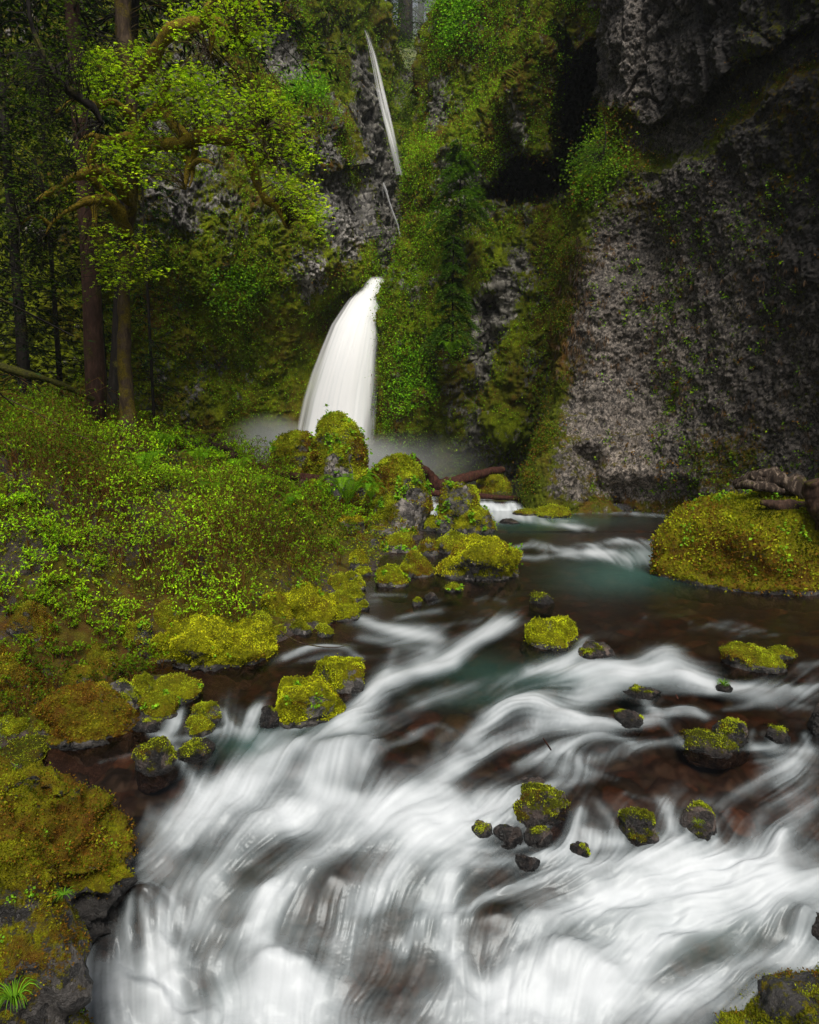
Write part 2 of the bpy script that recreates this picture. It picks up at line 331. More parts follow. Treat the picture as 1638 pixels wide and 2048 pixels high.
E(1110,1960,130,70,1.05,-10); E(1210,2000,180,70,1.0); E(1280,1900,90,50,.6,-40); S([(1640,1920),(1540,1920),(1440,1950),(1330,2010)],34,.85); E(1600,1900,60,26,.6); E(1450,2000,100,50,.5)
S([(1612,1850),(1600,1870),(1590,1890)],14,.7); E(1050,2050,200,50,.95); S([(1640,1810),(1560,1830),(1480,1880)],24,.4)
S([(1300,1600),(1250,1590)],8,.4); S([(1510,1495),(1560,1500),(1620,1500)],14,.85); S([(1520,1520),(1600,1530),(1560,1570)],16,.55); S([(1610,1470),(1620,1500)],10,.8); S([(1530,1466),(1548,1490)],8,.6)
S([(1505,1460),(1500,1485)],7,.6); E(1560,1590,70,26,.25); S([(1630,1560),(1560,1600),(1480,1640)],20,.25); E(1590,1680,60,70,.22)
S([(1400,1600),(1450,1620),(1470,1680)],12,.35); E(1530,1850,160,30,.3)
D_(990,1850,60,26,.75,-20); D_(1020,1900,44,22,.6,10); D_(1160,1858,50,14,.4,-20); D_(1560,1640,70,36,.5); D_(1600,1730,40,40,.5,40); D_(1340,1565,150,26,.85,0); D_(985,1760,60,20,.6,-8); D_(1560,1860,70,24,.5,-25)
S([(1640,1500),(1580,1530),(1520,1560),(1450,1600)],20,.5); S([(1640,1600),(1580,1640),(1530,1700)],26,.42); S([(1520,1640),(1500,1700)],16,.5); E(1590,1540,50,24,.45)
S([(1420,1385),(1480,1372),(1560,1384),(1640,1372)],10,.6); S([(1600,1330),(1640,1326)],9,.6); S([(1500,1410),(1450,1420)],8,.4); S([(1640,1420),(1590,1412)],9,.5)
S([(1340,1640),(1360,1680)],12,.5); S([(150,2040),(170,1990),(200,1930)],22,.6); S([(1420,1250),(1480,1262),(1530,1262)],5,.4); E(1640,1840,50,40,.5)
E(1760,1760,120,60,.8); E(1900,1900,160,80,.7); S([(2050,1700),(1850,1740),(1700,1760)],30,.7); S([(2000,1540),(1820,1520),(1680,1500)],20,.6); S([(1950,1370),(1800,1360),(1680,1372)],12,.6); E(1750,2050,160,60,.7)
D_(1130,1600,60,26,.4); D_(970,1550,44,12,.35,-30); D_(1500,1440,60,14,.5)
# teal, aerated water
for a in [(1060,1042,110,14,.9),(1240,1150,120,34,1.0),(1290,1120,60,24,.9),(1100,1040,180,10,.5),(1100,1350,190,26,.55),(1000,1395,150,26,.4),(500,1490,60,30,.7),(640,1460,90,30,.3),
          (560,1900,160,140,.08),(850,1800,110,140,.14),(1330,1860,240,90,.2),(950,1330,80,30,.3),(1400,1860,160,70,.15),(480,1750,160,60,.12),(450,2000,30,60,.25)]:
    ell(TEAL, *a)
# flow directions
FL = np.array([(900,1030,.2,1),(1000,1020,.5,.7),(1150,1045,1,.12),(1330,1030,1,.05),(1050,1100,-1,.15),(1150,1100,1,.12),(1260,1105,.9,.5),(1300,1140,.1,1),(1230,1190,-.9,.35),(950,1210,-.8,.45),(760,1195,-1,-.05),(850,1225,-1,.1),(1000,1260,-.8,.55),(850,1310,-.85,.5),
 (740,1255,-.9,-.3),(800,1270,-.95,-.15),(650,1302,-1,0),(600,1312,-.9,.35),(700,1310,-.9,-.5),(750,1380,-.55,.8),(1140,1320,-.75,.55),(1250,1345,-1,0),(1400,1360,-.95,-.1),(1000,1370,-.95,.3),(850,1405,-.85,.45),(700,1460,-.85,.5),(1550,1250,-.9,.15),(1350,1240,-.9,.2),
 (560,1500,-.8,.55),(400,1590,-.65,.75),(350,1450,-.3,1),(400,1470,-1,.1),(370,1540,.3,1),(500,1440,-.3,1),(455,1440,.4,1),(1100,1415,-.9,-.3),(1000,1430,-.7,.6),(940,1490,-.5,.85),(880,1570,-.5,.85),(1250,1450,-1,.05),(1350,1430,-.8,.2),(1500,1490,-1,0),(1600,1480,-.4,1),
 (790,1510,-.7,.65),(690,1520,-.1,1),(640,1560,-.35,.9),(1200,1485,-1,.15),(1150,1530,.6,.7),(1090,1580,-1,.15),(1320,1490,-.9,.3),(1400,1580,-.7,.3),(1550,1600,-.7,.7),(1480,1680,-.1,1),(1590,1680,-.3,1),(1200,1670,.05,1),(1345,1640,.15,1),(1150,1660,-.25,1),(980,1650,-.9,.2),
 (850,1630,-.95,.25),(600,1630,-.85,.45),(400,1640,-.8,.6),(700,1700,-.75,.65),(560,1780,-.6,.8),(500,1850,-.25,.95),(420,1750,-.7,.7),(300,1720,-.8,.6),(250,1790,-.5,.9),(350,1800,.4,.9),(200,1850,-.2,1),(280,1900,-.02,1),(330,1940,.05,1),(450,1950,.1,1),(300,2040,-.1,1),
 (650,1880,-.5,.85),(730,1790,-.55,.8),(800,1720,-.6,.8),(860,1800,-.25,.95),(900,1800,-.1,1),(895,1890,.15,1),(950,1960,.6,.8),(850,1980,-.6,.8),(740,1960,-.7,.7),(560,1950,.1,1),(580,2030,0,1),(950,1700,-.9,.2),(1080,1715,-1,.15),(1300,1725,-1,.1),(1150,1750,-.95,.25),(980,1800,-.75,.6),
 (940,1860,-.2,1),(1000,1870,-.6,.8),(1450,1730,-1,-.05),(1550,1755,-1,-.1),(1600,1820,-.9,.4),(1450,1800,-.95,.25),(1300,1850,-.85,.5),(1150,1870,-.8,.6),(1050,1920,-.5,.9),(1100,1990,-.3,.95),(1250,1960,-.6,.8),(1400,1960,-.75,.65),(1580,1920,-.95,.3),(1605,1865,-.3,1),(1300,2030,-.5,.85),(1500,2040,-.6,.7),
 (200,1540,-.8,.3),(450,1300,-1,.1),(550,1400,-.6,.5),(1640,1350,-.8,.5),(1850,1600,-.8,.4),(1900,1900,-.9,.4),(0,1600,-.6,.6)], float)
sl = (slice(None, None, 4), slice(None, None, 4)); qx, qy = gx[sl], gy[sl]
w = 1 / (((qx[..., None] - FL[:, 0]) ** 2 + ((qy[..., None] - FL[:, 1]) * 1.5) ** 2) + 3500) ** 1.5
vx = (w * FL[:, 2]).sum(-1) / w.sum(-1); vy = (w * FL[:, 3]).sum(-1) / w.sum(-1)
def up(a):  # 4x bilinear
    yy = np.clip(np.arange(GH) / 4, 0, a.shape[0] - 1.001); xx = np.clip(np.arange(GW) / 4, 0, a.shape[1] - 1.001)
    i = yy.astype(int); f = (yy - i)[:, None]; j = xx.astype(int); g = (xx - j)[None]; i1 = np.minimum(i + 1, a.shape[0] - 1); j1 = np.minimum(j + 1, a.shape[1] - 1)
    return (a[i][:, j] * (1-g) + a[i][:, j1] * g) * (1-f) + (a[i1][:, j] * (1-g) + a[i1][:, j1] * g) * f
VX, VY = up(vx), up(vy)
P3 = np.stack([gx / 70, gy / 45, gx * 0], -1); wig = fbm(P3 * .5, 2, 5) * .30; ca, sa = np.cos(wig), np.sin(wig); VX, VY = VX * ca - VY * sa, VX * sa + VY * ca
nn = np.hypot(VX, VY) + 1e-6; VX, VY = VX / nn, VY / nn
iy0, ix0 = np.mgrid[0:GH, 0:GW].astype(np.float32)
def lic(srcs, n=22, step=1.3, scale=None):
    acc = [s * 1.0 for s in srcs]; wt = 1.0
    for sgn in (1, -1):
        x, y = ix0.copy(), iy0.copy()
        for k in range(1, n):
            i = np.clip(y, 0, GH - 1).astype(int); j = np.clip(x, 0, GW - 1).astype(int)
            st = sgn * step * (scale if scale is not None else 1.0)
            x = x + VX[i, j] * st; y = y + VY[i, j] * st
            i = np.clip(y, 0, GH - 1).astype(int); j = np.clip(x, 0, GW - 1).astype(int); h = .5 + .5 * math.cos(math.pi * k / n)
            acc = [a + s[i, j] * h for a, s in zip(acc, srcs)]
            if sgn == 1: wt += 2 * h
    return [a / wt for a in acc]
far = np.clip((gy - 950) / 700, .12, 1.5)                # streaks get longer towards the viewer
N1 = RNG.random((GH, GW)).astype(np.float32); Pn = np.stack([gx, gy, gx * 0], -1)
N2 = vn(Pn / 9.0, 11).astype(np.float32); N3 = vn(Pn / 26.0, 12).astype(np.float32); N4 = vn(Pn / 3.6, 14).astype(np.float32)
F1, S1, S2, S3, S4 = lic([FOAM, N1, N2, N3, N4], 34, 1.25, far * 1.4)
def nz(a): return (a - a.mean()) / (a.std() + 1e-6)
S1, S2, S3, S4 = nz(S1), nz(S2), nz(S3), nz(S4)
base = np.clip(F1 * .6 + FOAM * .4, 0, 1.3)
STR = S1 * .60 + S2 * .20 + S3 * .10 + S4 * .55
b1 = np.clip(base, 0, 1.15)
_sm = .55 + .6 * sstep(-.3, .5, fbm(Pn / 110., 2, 78))
fm = b1 + STR * .19 * _sm * np.sqrt(b1 + .0) * (1.1 - b1 * .42) + fbm(Pn / np.array([70., 45., 1]), 3, 77) * .12
FM = .97 * sstep(.06, 1.42, fm + .06 * sstep(1600, 1800, gy) * sstep(250, 450, gx) * sstep(0, .3, b1)) ** .95
FM = np.clip(FM, 0, 1).astype(np.float32)
for _ in range(2): FM = (FM * 2 + np.roll(FM, 1, 0) + np.roll(FM, -1, 0) + np.roll(FM, 1, 1) + np.roll(FM, -1, 1)) / 6
TL = lic([TEAL], 14, 1.2)[0]
def samp(A, px, py):
    x = np.clip((np.asarray(px) - GX0) / GS, 0, GW - 1.01); y = np.clip((np.asarray(py) - GY0) / GS, 0, GH - 1.01); i = y.astype(int); j = x.astype(int); f = y - i; g = x - j
    return (A[i, j] * (1-g) + A[i, j+1] * g) * (1-f) + (A[i+1, j] * (1-g) + A[i+1, j+1] * g) * f
# surface relief in metres
REL = np.zeros((GH, GW), np.float32)
_lr = fbm(Pn / np.array([75., 50., 1]), 3, 79).astype(np.float32)
for a in [(1325,1322,46,22,.10),(690,1515,60,34,.14),(640,1550,60,30,.08),(1040,1430,50,20,.09),(1225,1500,56,20,.08),(800,1530,60,40,.12),(285,1815,52,34,.22),(660,1765,60,46,.10),(1235,1084,18,7,.05),(1165,1092,20,6,.05),
          (1205,1290,44,20,.08),(560,1960,90,60,.16),(1110,1940,100,50,.16),(990,1850,80,44,.12),(260,1990,70,40,.12),(1345,1240,36,10,.05),(650,1302,60,12,.06),(1560,1690,30,40,.1),(770,1390,30,20,.05),(1370,1425,36,14,.06),(1200,1600,60,30,.06),(740,1500,30,20,.05),(1000,1640,44,14,.06),(1600,1850,40,30,.15)]:
    ell(REL, *a)
REL = lic([REL + .06 * _lr * sstep(1200, 1400, gy) * sstep(.1, .6, FM)], 10, 1.2)[0]
NS_X, NS_Y = 1180, 900
xs = np.linspace(-380, 2080, NS_X)
ys = np.concatenate([np.linspace(935, 1240, 300), np.linspace(1241, 2080, 540), np.linspace(2085, 2360, 60)])
PX, PY = np.meshgrid(xs, ys)
dist = at_z(PX, PY, zw(PX, PY))[..., 1]
k = np.clip(dist / 6, .4, 3)
foam = samp(FM, PX, PY); st = samp(S3, PX, PY); st2 = samp(S2, PX, PY); st4 = samp(S4, PX, PY); fst = sstep(1180, 1330, PY)
relief = samp(REL, PX, PY) + (st * .010 * samp(_sm, PX, PY) + st2 * .003) * (.12 + .88 * fst) * (.22 + .78 * sstep(.05, .5, foam)) + (.03 * foam) * (.3 + .7 * fst)
Z = zw(PX, PY)
WP = at_z(PX, PY, Z); WP[..., 2] += relief
wcol = np.stack([foam, samp(TL, PX, PY), np.zeros_like(foam)], -1)
mwater, nt, out = newmat('stream_water'); k_ = NT(nt); at = k_.attr('Col'); sc_ = k_.n('SeparateColor'); k_.set(sc_.inputs[0], at.outputs[0])
tr = k_.n('BsdfTransparent'); tr.inputs[0].default_value = (.62, .47, .37, 1)
gl = k_.n('BsdfGlossy'); gl.inputs['Roughness'].default_value = .24; gl.inputs[0].default_value = (.9, .95, 1, 1)
fr = k_.n('Fresnel', i_IOR=1.33); fac = k_.math('MULTIPLY', fr.outputs[0], .85, True)
wm = k_.n('MixShader'); k_.set(wm.inputs[0], fac); k_.set(wm.inputs[1], tr.outputs[0]); k_.set(wm.inputs[2], gl.outputs[0])
td = k_.n('BsdfPrincipled'); td.inputs['Base Color'].default_value = (.045, .145, .12, 1); td.inputs['Roughness'].default_value = .25
tm = k_.n('MixShader'); k_.set(tm.inputs[0], k_.math('MULTIPLY', sc_.outputs[1], .5)); k_.set(tm.inputs[1], wm.outputs[0]); k_.set(tm.inputs[2], td.outputs[0])
fo = k_.n('BsdfPrincipled'); k_.set(fo.inputs['Base Color'], k_.mix(sc_.outputs[0], (.34,.40,.42), (.55,.575,.60))); fo.inputs['Roughness'].default_value = .5
fo.inputs['Specular IOR Level'].default_value = .3; fo.inputs['Subsurface Weight'].default_value = 0
fm_ = k_.n('MixShader'); k_.set(fm_.inputs[0], sc_.outputs[0]); k_.set(fm_.inputs[1], tm.outputs[0]); k_.set(fm_.inputs[2], fo.outputs[0])
nt.links.new(fm_.outputs[0], out.inputs[0])
W = link('stream_water', WP, gridf(len(ys), NS_X)[:, ::-1], mwater, col=wcol.reshape(-1, 3)); tag(W, kind='structure')
W['label'] = 'silky white rapids and dark clear pools of the mountain stream'
# stream bed with rounded cobbles
bx, by = np.meshgrid(np.linspace(-700, 2500, 640), np.concatenate([np.linspace(925, 1240, 180), np.linspace(1242, 2450, 380)]))
B0 = at_z(bx, by, zw(bx, by) - .16 - .12 * sstep(1050, 1150, by) * (1 - sstep(1180, 1300, by)))
f1, f2, cid, _ = cells(B0 * np.array([3.0, 3.0, 0]) + 5, 3); g1, g2, gid, _ = cells(B0 * np.array([7.5, 7.5, 0]), 9)
B0[..., 2] += .14 * np.clip(.62 - f1, 0, 1) * (cid > .35) * (.4 + cid) + .05 * np.clip(.6 - g1, 0, 1) + .02 * fbm(B0 * 2, 3, 4) - .03
pal = np.array([[.035,.022,.015],[.075,.038,.02],[.05,.04,.03],[.10,.046,.026],[.03,.028,.024],[.06,.05,.022]])
pc = pal[(cid * 997).astype(int) % 6] * (.5 + (cid[..., None] * 37 % 1)); pg = pal[(gid * 991).astype(int) % 6] * .7
bc = np.where(((cid > .35) & (f1 < .55))[..., None], pc, pg) * np.array([.62, .75, .8])
mbed, nt, out = newmat('stream_bed_stones'); k_ = NT(nt); at = k_.attr('Col'); tc = k_.n('TexCoord'); nz_ = k_.noise(tc.outputs['Object'], 14, 5, .65)
bs = k_.n('BsdfPrincipled'); k_.set(bs.inputs['Base Color'], k_.mix(1.0, at.outputs[0], k_.ramp(nz_, [(.3, (.45,.45,.45)), (.7, (1.5,1.5,1.5))]), 'MULTIPLY')); bs.inputs['Roughness'].default_value = .6
nt.links.new(bs.outputs[0], out.inputs[0])
tag(link('stream_bed', B0, gridf(560, 640)[:, ::-1], mbed, col=bc.reshape(-1, 3)), kind='structure')
# ================================================================ cliffs
def edge(tab, y): t = np.array(sorted(tab.items()), float); return np.interp(y, t[:, 0], t[:, 1])
def seg_dist(px, py, pts):
    """signed side of a polyline given left to right : positive below it"""
    p = np.array(pts, float); yl = np.interp(px, p[:, 0], p[:, 1]); return py - yl
def inpoly(px, py, poly, soft=14):
    """soft 0..1 mask"""
    poly = np.array(poly, float); n = len(poly); ins = np.zeros(px.shape, bool); dm = np.full(px.shape, 9e9)
    for i in range(n):
        x1, y1 = poly[i]; x2, y2 = poly[(i + 1) % n]
        c = ((y1 > py) != (y2 > py)) & (px < (x2 - x1) * (py - y1) / (y2 - y1 + 1e-9) + x1); ins ^= c
        t = np.clip(((px - x1) * (x2 - x1) + (py - y1) * (y2 - y1)) / ((x2 - x1) ** 2 + (y2 - y1) ** 2 + 1e-9), 0, 1)
        dm = np.minimum(dm, np.hypot(px - x1 - t * (x2 - x1), py - y1 - t * (y2 - y1)))
    return sstep(-soft, soft, np.where(ins, dm, -dm))
CL = {}
def blockrock(P, sc, seed, amp):
    """angular blocks: each cell gets its own little plane"""
    q = P * sc + .35 * np.stack([vn(P * sc * 1.3, seed + 5), vn(P * sc * 1.3, seed + 6), vn(P * sc * 1.3, seed + 7)], -1)
    f1, f2, cid, off = cells(q, seed); a = cid * 6.28; b = (cid * 71 % 1) * 6.28
    tilt = off[..., 0] * np.cos(a) * .7 + off[..., 2] * np.sin(b) * .7 + off[..., 1] * np.sin(a) * .5
    return amp * ((cid - .5) * .9 + tilt * .9 - .35 * np.clip(.12 - (f2 - f1), 0, .12) / .12)
def cliff(name, ctrl, nr, nc, mat, yfun, disp, mask, label, rowspace=None, colspace=None):
    A = catmull(ctrl, 160); A = np.swapaxes(catmull(np.swapaxes(A, 0, 1), 200), 0, 1)       # (160,200,3)
    def res(A, ax, n, dens):
        d = np.linalg.norm(np.diff(A[..., :2], axis=ax), axis=-1).mean(axis=1 - ax if A.ndim == 3 else 0)
        return d
    # resample so that density follows the picture inside the frame
    ii = rowspace if rowspace is not None else np.linspace(0, 1, nr); jj = colspace if colspace is not None else np.linspace(0, 1, nc)
    def take(A, t, ax):
        K = A.shape[ax] - 1; x = np.clip(t * K, 0, K - 1e-6); i = x.astype(int); f = x - i
        sh = [1, 1, 1]; sh[ax] = -1; f = f.reshape(sh); return np.take(A, i, ax) * (1 - f) + np.take(A, i + 1, ax) * f
    G = take(take(A, ii, 0), jj, 1); px, py, Y = G[..., 0], G[..., 1], G[..., 2]
    Y = yfun(px, py, Y); P = at_Y(px, py, Y); N = gnormals(P)
    flip = np.sign((N * (np.array([0, 0, 3.]) - P)).sum(-1)); N = N * flip[..., None]
    N = unit(np.stack([catN(N[..., c]) for c in range(3)], -1))
    P = P + N * disp(P, px, py)[..., None]; N2_ = gnormals(P) * flip[..., None]
    col = mask(P, N2_, px, py); fl = flip.mean() > 0
    Fq = gridf(len(ii), len(jj)); o = link(name, P, Fq if fl else Fq[:, ::-1], mat, col=col.reshape(-1, 3)); tag(o, label, kind='structure')
    CL[name + str(len(CL))] = dict(P=P, N=N2_, px=px, py=py, col=col); return o
def catN(a):
    for _ in range(6): a = (a + np.roll(a, 1, 0) + np.roll(a, -1, 0) + np.roll(a, 1, 1) + np.roll(a, -1, 1)) / 5
    return a
def dens(stops, n):
    """stops [(t, weight)] -> n parameters 0..1 with local density proportional to weight"""
    s = np.array(stops, float); t = np.linspace(0, 1, 2000); w = np.interp(t, s[:, 0], s[:, 1]); c = np.cumsum(w); c = (c - c[0]) / (c[-1] - c[0]); return np.interp(np.linspace(0, 1, n), c, t)
m_right = rock_moss('basalt_dark', dark=(.026,.021,.018), light=(.235,.20,.17), grain=20, moss_a=(.02,.03,.003), moss_b=(.14,.17,.008), stretch=(1,1,.75), speck=.8, mossscale=4)
m_mid = rock_moss('basalt_mossy', dark=(.045,.04,.032), light=(.30,.28,.24), grain=6.5, moss_a=(.03,.05,.003), moss_b=(.27,.33,.006), stretch=(1,1,.6), mossscale=2.6)
m_left = rock_moss('basalt_grey', dark=(.042,.038,.034), light=(.30,.28,.255), grain=8.0, moss_a=(.03,.05,.003), moss_b=(.27,.32,.006), stretch=(1,1,.55), mossscale=2.6)
# ---- right cliff ------------------------------------------------------------------------------------
LE = {-600:1240, 0:1216, 200:1213, 250:1205, 330:1180, 430:1152, 560:1127, 700:1118, 800:1108, 860:1095, 910:1080, 975:1056, 1060:1046}
rows = []
for py in [-620, -300, -100, 0, 100, 200, 300, 400, 500, 600, 700, 800, 900, 980, None]:
    p = 1010 if py is None else py; e = float(edge(LE, p)); fl = 1.6 * sstep(760, 1000, p)
    ys_ = [34, 26.8 - fl, 24.6 - fl, 24.0 - fl * .8, 22.6 - fl * .5, 20.8, 18.6, 14.6, 11, 5]
    xs_ = [e + 110, e + 6, e + 22, 1290, 1370, 1470, 1640, 1960, 2500, 4600]
    rows.append([(x, (float(py_of(Y, -1.5)) if py is None else p + (0 if x < 1700 else (x - 1640) * .0)), Y) for x, Y in zip(xs_, ys_)])
ctrl_r = np.array(rows)
OVH = [(1190,215),(1228,215),(1262,248),(1300,252),(1350,232),(1400,208),(1450,150),(1560,88),(1700,20)]
LED = [(1150,330),(1200,300),(1330,318),(1400,300),(1450,240),(1540,165),(1640,120),(1800,80)]
def yr(px, py, Y):
    wf = sstep(1195, 1235, px)
    d = seg_dist(px, py, OVH) + 5 * np.sin(px / 14.)
    Y = Y - .45 * wf * (1 - sstep(-3, 6, d)) * (.45 + .55 * sstep(-500, 0, -d * 0 + py))
    d2 = seg_dist(px, py, LED); Y = Y + wf * .12 * sstep(-30, 10, d) * (1 - sstep(-6, 30, d2)) - .3 * wf * sstep(-2, 25, d2) * (1 - sstep(25, 200, d2))
    Y = Y + 1.0 * inpoly(px, py, [(1155,905),(1190,900),(1260,1030),(1150,1020)], 25)        # undercut at the water
    Y = Y + .8 * inpoly(px, py, [(1230,960),(1400,960),(1420,1060),(1220,1060)], 20)
    return Y
def dr(P, px, py):
    up_ = 1 - sstep(-10, 20, seg_dist(px, py, OVH))
    b = blockrock(P * np.array([1, 1, .55]), 1.1, 21, .28) * (.12 + 1.0 * up_) + blockrock(P * np.array([1, 1, .7]), 4.5, 22, .035)
    return b + .40 * fbm(P * np.array([.45, .45, .3]), 3, 31) + .12 * fbm(P * 2.2, 4, 32) + .05 * fbm(P * 9, 3, 33)
def mr(P, N, px, py):
    n = fbm(P * .8, 4, 41); nb = fbm(P * 2.5, 3, 42); e = edge(LE, py)
    m = .26 + .18 * n + .10 * nb
    m += .65 * np.exp(-np.clip(px - e, 0, 999) / (22 + 50 * sstep(600, 300, py) + 18 * sstep(900, 980, py))) * (py > 215)
    m += .3 * np.exp(-(seg_dist(px, py, LED) / 16.) ** 2) + .16 * sstep(1150, 1060, px) + .12 * sstep(360, 180, py) * sstep(1430, 1600, px)
    m += .35 * sstep(985, 1015, py) * (px < 1500) + .25 * inpoly(px, py, [(1380,870),(1500,860),(1520,990),(1360,1000)], 40)
    m -= .25 * inpoly(px, py, [(1200,430),(1330,480),(1320,900),(1180,760)], 50) + .3 * inpoly(px, py, [(1215,-50),(1480,-50),(1420,180),(1290,250),(1215,200)], 14)
    m += .5 * np.clip(N[..., 2] - .45, 0, .6)
    br = np.clip(.45 + .5 * fbm(P * np.array([.8, .8, .15]), 4, 46) + .6 * fbm(P * .6, 3, 43) + .4 * sstep(1220, 1130, px) * sstep(500, 700, py) + .4 * inpoly(px, py, [(1190,850),(1270,860),(1260,1010),(1200,1010)], 20), 0, 1)
    br = np.clip(br - .75 * np.exp(-np.clip(px - e, 0, 999) / 60) * sstep(720, 800, py), 0, 1)
    L = .46 + .14 * fbm(P * .35, 3, 44) + .22 * fbm(P * np.array([.9, .9, .13]), 4, 45) + .22 * inpoly(px, py, [(1200,430),(1330,480),(1330,960),(1180,960)], 90) - .55 * sstep(1380, 1640, px) * sstep(900, 400, py) - .30 * sstep(450, 200, py) * sstep(1300, 1400, px)  # dimness towards the upper right painted in as darker rock
    L -= .14 * inpoly(px, py, [(1215,-50),(1440,-50),(1420,180),(1290,250),(1215,200)], 30) - .35 * inpoly(px, py, [(1200,900),(1240,900),(1400,960),(1400,1040),(1180,1030)], 25)  # overhanging block: dim light painted as darker rock; paler rock at the base
    return np.clip(np.stack([m, br, L], -1), 0, 1)
cliff('right_cliff', ctrl_r, 0, 0, m_right, yr, dr, mr, 'dark grey pebbly basalt cliff on the right, speckled with moss', rowspace=dens([(0,.15),(.18,.4),(.22,1),(.97,1),(1,.8)], 780), colspace=dens([(0,.3),(.08,.6),(.14,1),(.66,1),(.70,.3),(.8,.1),(1,.03)], 620))
# ---- middle cliff -----------------------------------------------------------------------------------
LM = {-620:960, -100:905, 0:884, 60:862, 130:850, 230:842, 290:830, 318:820, 360:817, 460:814, 530:792, 580:769, 700:764, 900:757, 1000:752}
rows = []
for py in [-620, -300, -100, 0, 60, 130, 220, 280, 320, 380, 460, 530, 600, 700, 800, 900, 960, None]:
    p = 1000 if py is None else py; e = float(edge(LM, p)); a = 1.2 * sstep(760, 980, p)
    ys_ = [44, 38.4, 36.5, 35.8, 35, 34 , 33, 32.5, 33, 35]
    xs_ = [e + 90, e + 1, e + 16, e + 55, e + 120, 1010 + .0 * p, 1110, 1190, 1290, 1420]
    xs_ = np.maximum.accumulate(np.array(xs_[1:]))
    xs_ = [e + 90] + list(xs_)
    rows.append([(x, (float(py_of(Y, -1)) if py is None else p), Y + a * 0) for x, Y in zip(xs_, ys_)])
ctrl_m = np.array(rows)
LDG = [(700,345),(795,322),(830,300),(870,285),(920,250),(965,210),(1000,160),(1020,130),(1060,60),(1100,-20),(1300,-400)]
CAVE = [(1118,60),(1150,110),(1215,70),(1230,300),(1170,345),(1120,385),(1050,392),(960,398),(985,370),(1030,322),(1075,318),(1108,318),(1112,200)]
SLOT = [(968,372),(1000,380),(990,396),(880,402),(840,430),(820,425),(900,392)]
def ym(px, py, Y):
    d = seg_dist(px, py, LDG); Y = Y + 2.6 * (1 - sstep(-16, 5, d)) * sstep(800, 830, px)
    Y = Y - .9 * sstep(0, 30, d) * (1 - sstep(40, 200, d))
    Y = Y + 12 * inpoly(px, py, CAVE, 9) + .9 * inpoly(px, py, SLOT, 7)
    Y = Y - 1.1 * inpoly(px, py, [(1113,110),(1060,0),(1000,200),(1040,310),(1110,318)], 18)
    Y = Y - 1.0 * inpoly(px, py, [(765,420),(900,420),(930,700),(860,900),(740,900)], 60) + 1.3 * inpoly(px, py, [(855,720),(880,720),(885,920),(850,940)], 14)
    Y = Y + .9 * inpoly(px, py, [(940,600),(1010,590),(1000,700),(950,720)], 24) - .8 * inpoly(px, py, [(1040,420),(1120,400),(1110,700),(1040,900),(960,900)], 40)
    Y = Y + 1.6 * sstep(860, 960, py) * sstep(870, 960, px)
    return Y
def dm_(P, px, py):
    b = blockrock(P * np.array([1, 1, .5]), .8, 51, .28) + blockrock(P * np.array([1, 1, .7]), 2.6, 52, .10)
    return b + .55 * fbm(P * np.array([.35, .35, .2]), 3, 53) + .22 * fbm(P * 1.3, 4, 54) + .10 * fbm(P * 5, 3, 55)
GREY_M = [[(880,320),(960,330),(985,380),(900,395),(870,370)],[(1000,170),(1040,210),(1040,330),(985,340),(1000,250)],[(1000,390),(1050,390),(1060,440),(1005,560),(940,640),(930,900),(960,900),(1010,700),(1045,560),(1040,440)],[(850,140),(900,160),(890,280),(845,290)],[(940,570),(1030,540),(1040,640),(960,740),(930,700)]]
def mm_(P, N, px, py):
    n = fbm(P * .5, 4, 61); m = .72 + .22 * n + .2 * fbm(P * 1.6, 3, 62)
    for g in GREY_M: m -= .30 * inpoly(px, py, g, 26)
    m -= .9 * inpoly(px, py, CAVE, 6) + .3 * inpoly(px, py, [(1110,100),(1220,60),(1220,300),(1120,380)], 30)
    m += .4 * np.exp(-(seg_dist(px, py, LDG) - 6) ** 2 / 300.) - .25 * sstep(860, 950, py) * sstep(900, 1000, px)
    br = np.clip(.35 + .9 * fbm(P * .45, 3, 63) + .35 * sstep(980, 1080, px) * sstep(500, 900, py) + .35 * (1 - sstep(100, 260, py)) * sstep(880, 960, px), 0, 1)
    L = .48 + .15 * fbm(P * .4, 3, 64) + .2 * fbm(P * np.array([.8, .8, .12]), 4, 65) - .8 * inpoly(px, py, CAVE, 12) - .1 * sstep(1050, 1150, px)  # cave shade painted in: rock blackened inside the recess
    return np.clip(np.stack([m, br, L], -1), 0, 1)
cliff('middle_cliff', ctrl_m, 0, 0, m_mid, ym, dm_, mm_, 'green mossy cliff to the right of the white waterfall', rowspace=dens([(0,.15),(.12,.4),(.18,1),(1,1)], 760), colspace=dens([(0,.5),(.1,.9),(.16,1),(.9,1),(1,.3)], 340))
# ---- left cliff -------------------------------------------------------------------------------------
RL = {-620:570, -100:590, 0:596, 60:606, 120:618, 190:652, 225:688, 280:706, 330:717, 380:722, 430:732, 500:744, 560:752, 640:775, 1000:790}
rows = []
for py in [-620, -300, -100, 0, 60, 120, 190, 230, 280, 340, 430, 500, 560, 640, 720, 800, 880, 940, None]:
    p = 960 if py is None else py; e = float(edge(RL, p)); b = 1.2 * sstep(500, 640, p)
    xs_ = [-3000, -1200, -500, -100, 120, 250, 350, 450, 540, e - 70, e - 22, e - 2, e - 60]
    xs_[7] = min(450, e - 170); xs_[8] = min(540, e - 115)
    ys_ = [12, 22, 28, 31, 32.5, 33.5, 34.3, 35.2, 36, 37.2 + b, 38.3 + b, 39.8 + b, 48]
    rows.append([(x, (float(py_of(Y, -1)) if py is None else p), Y) for x, Y in zip(xs_, ys_)])
ctrl_l = np.array(rows)
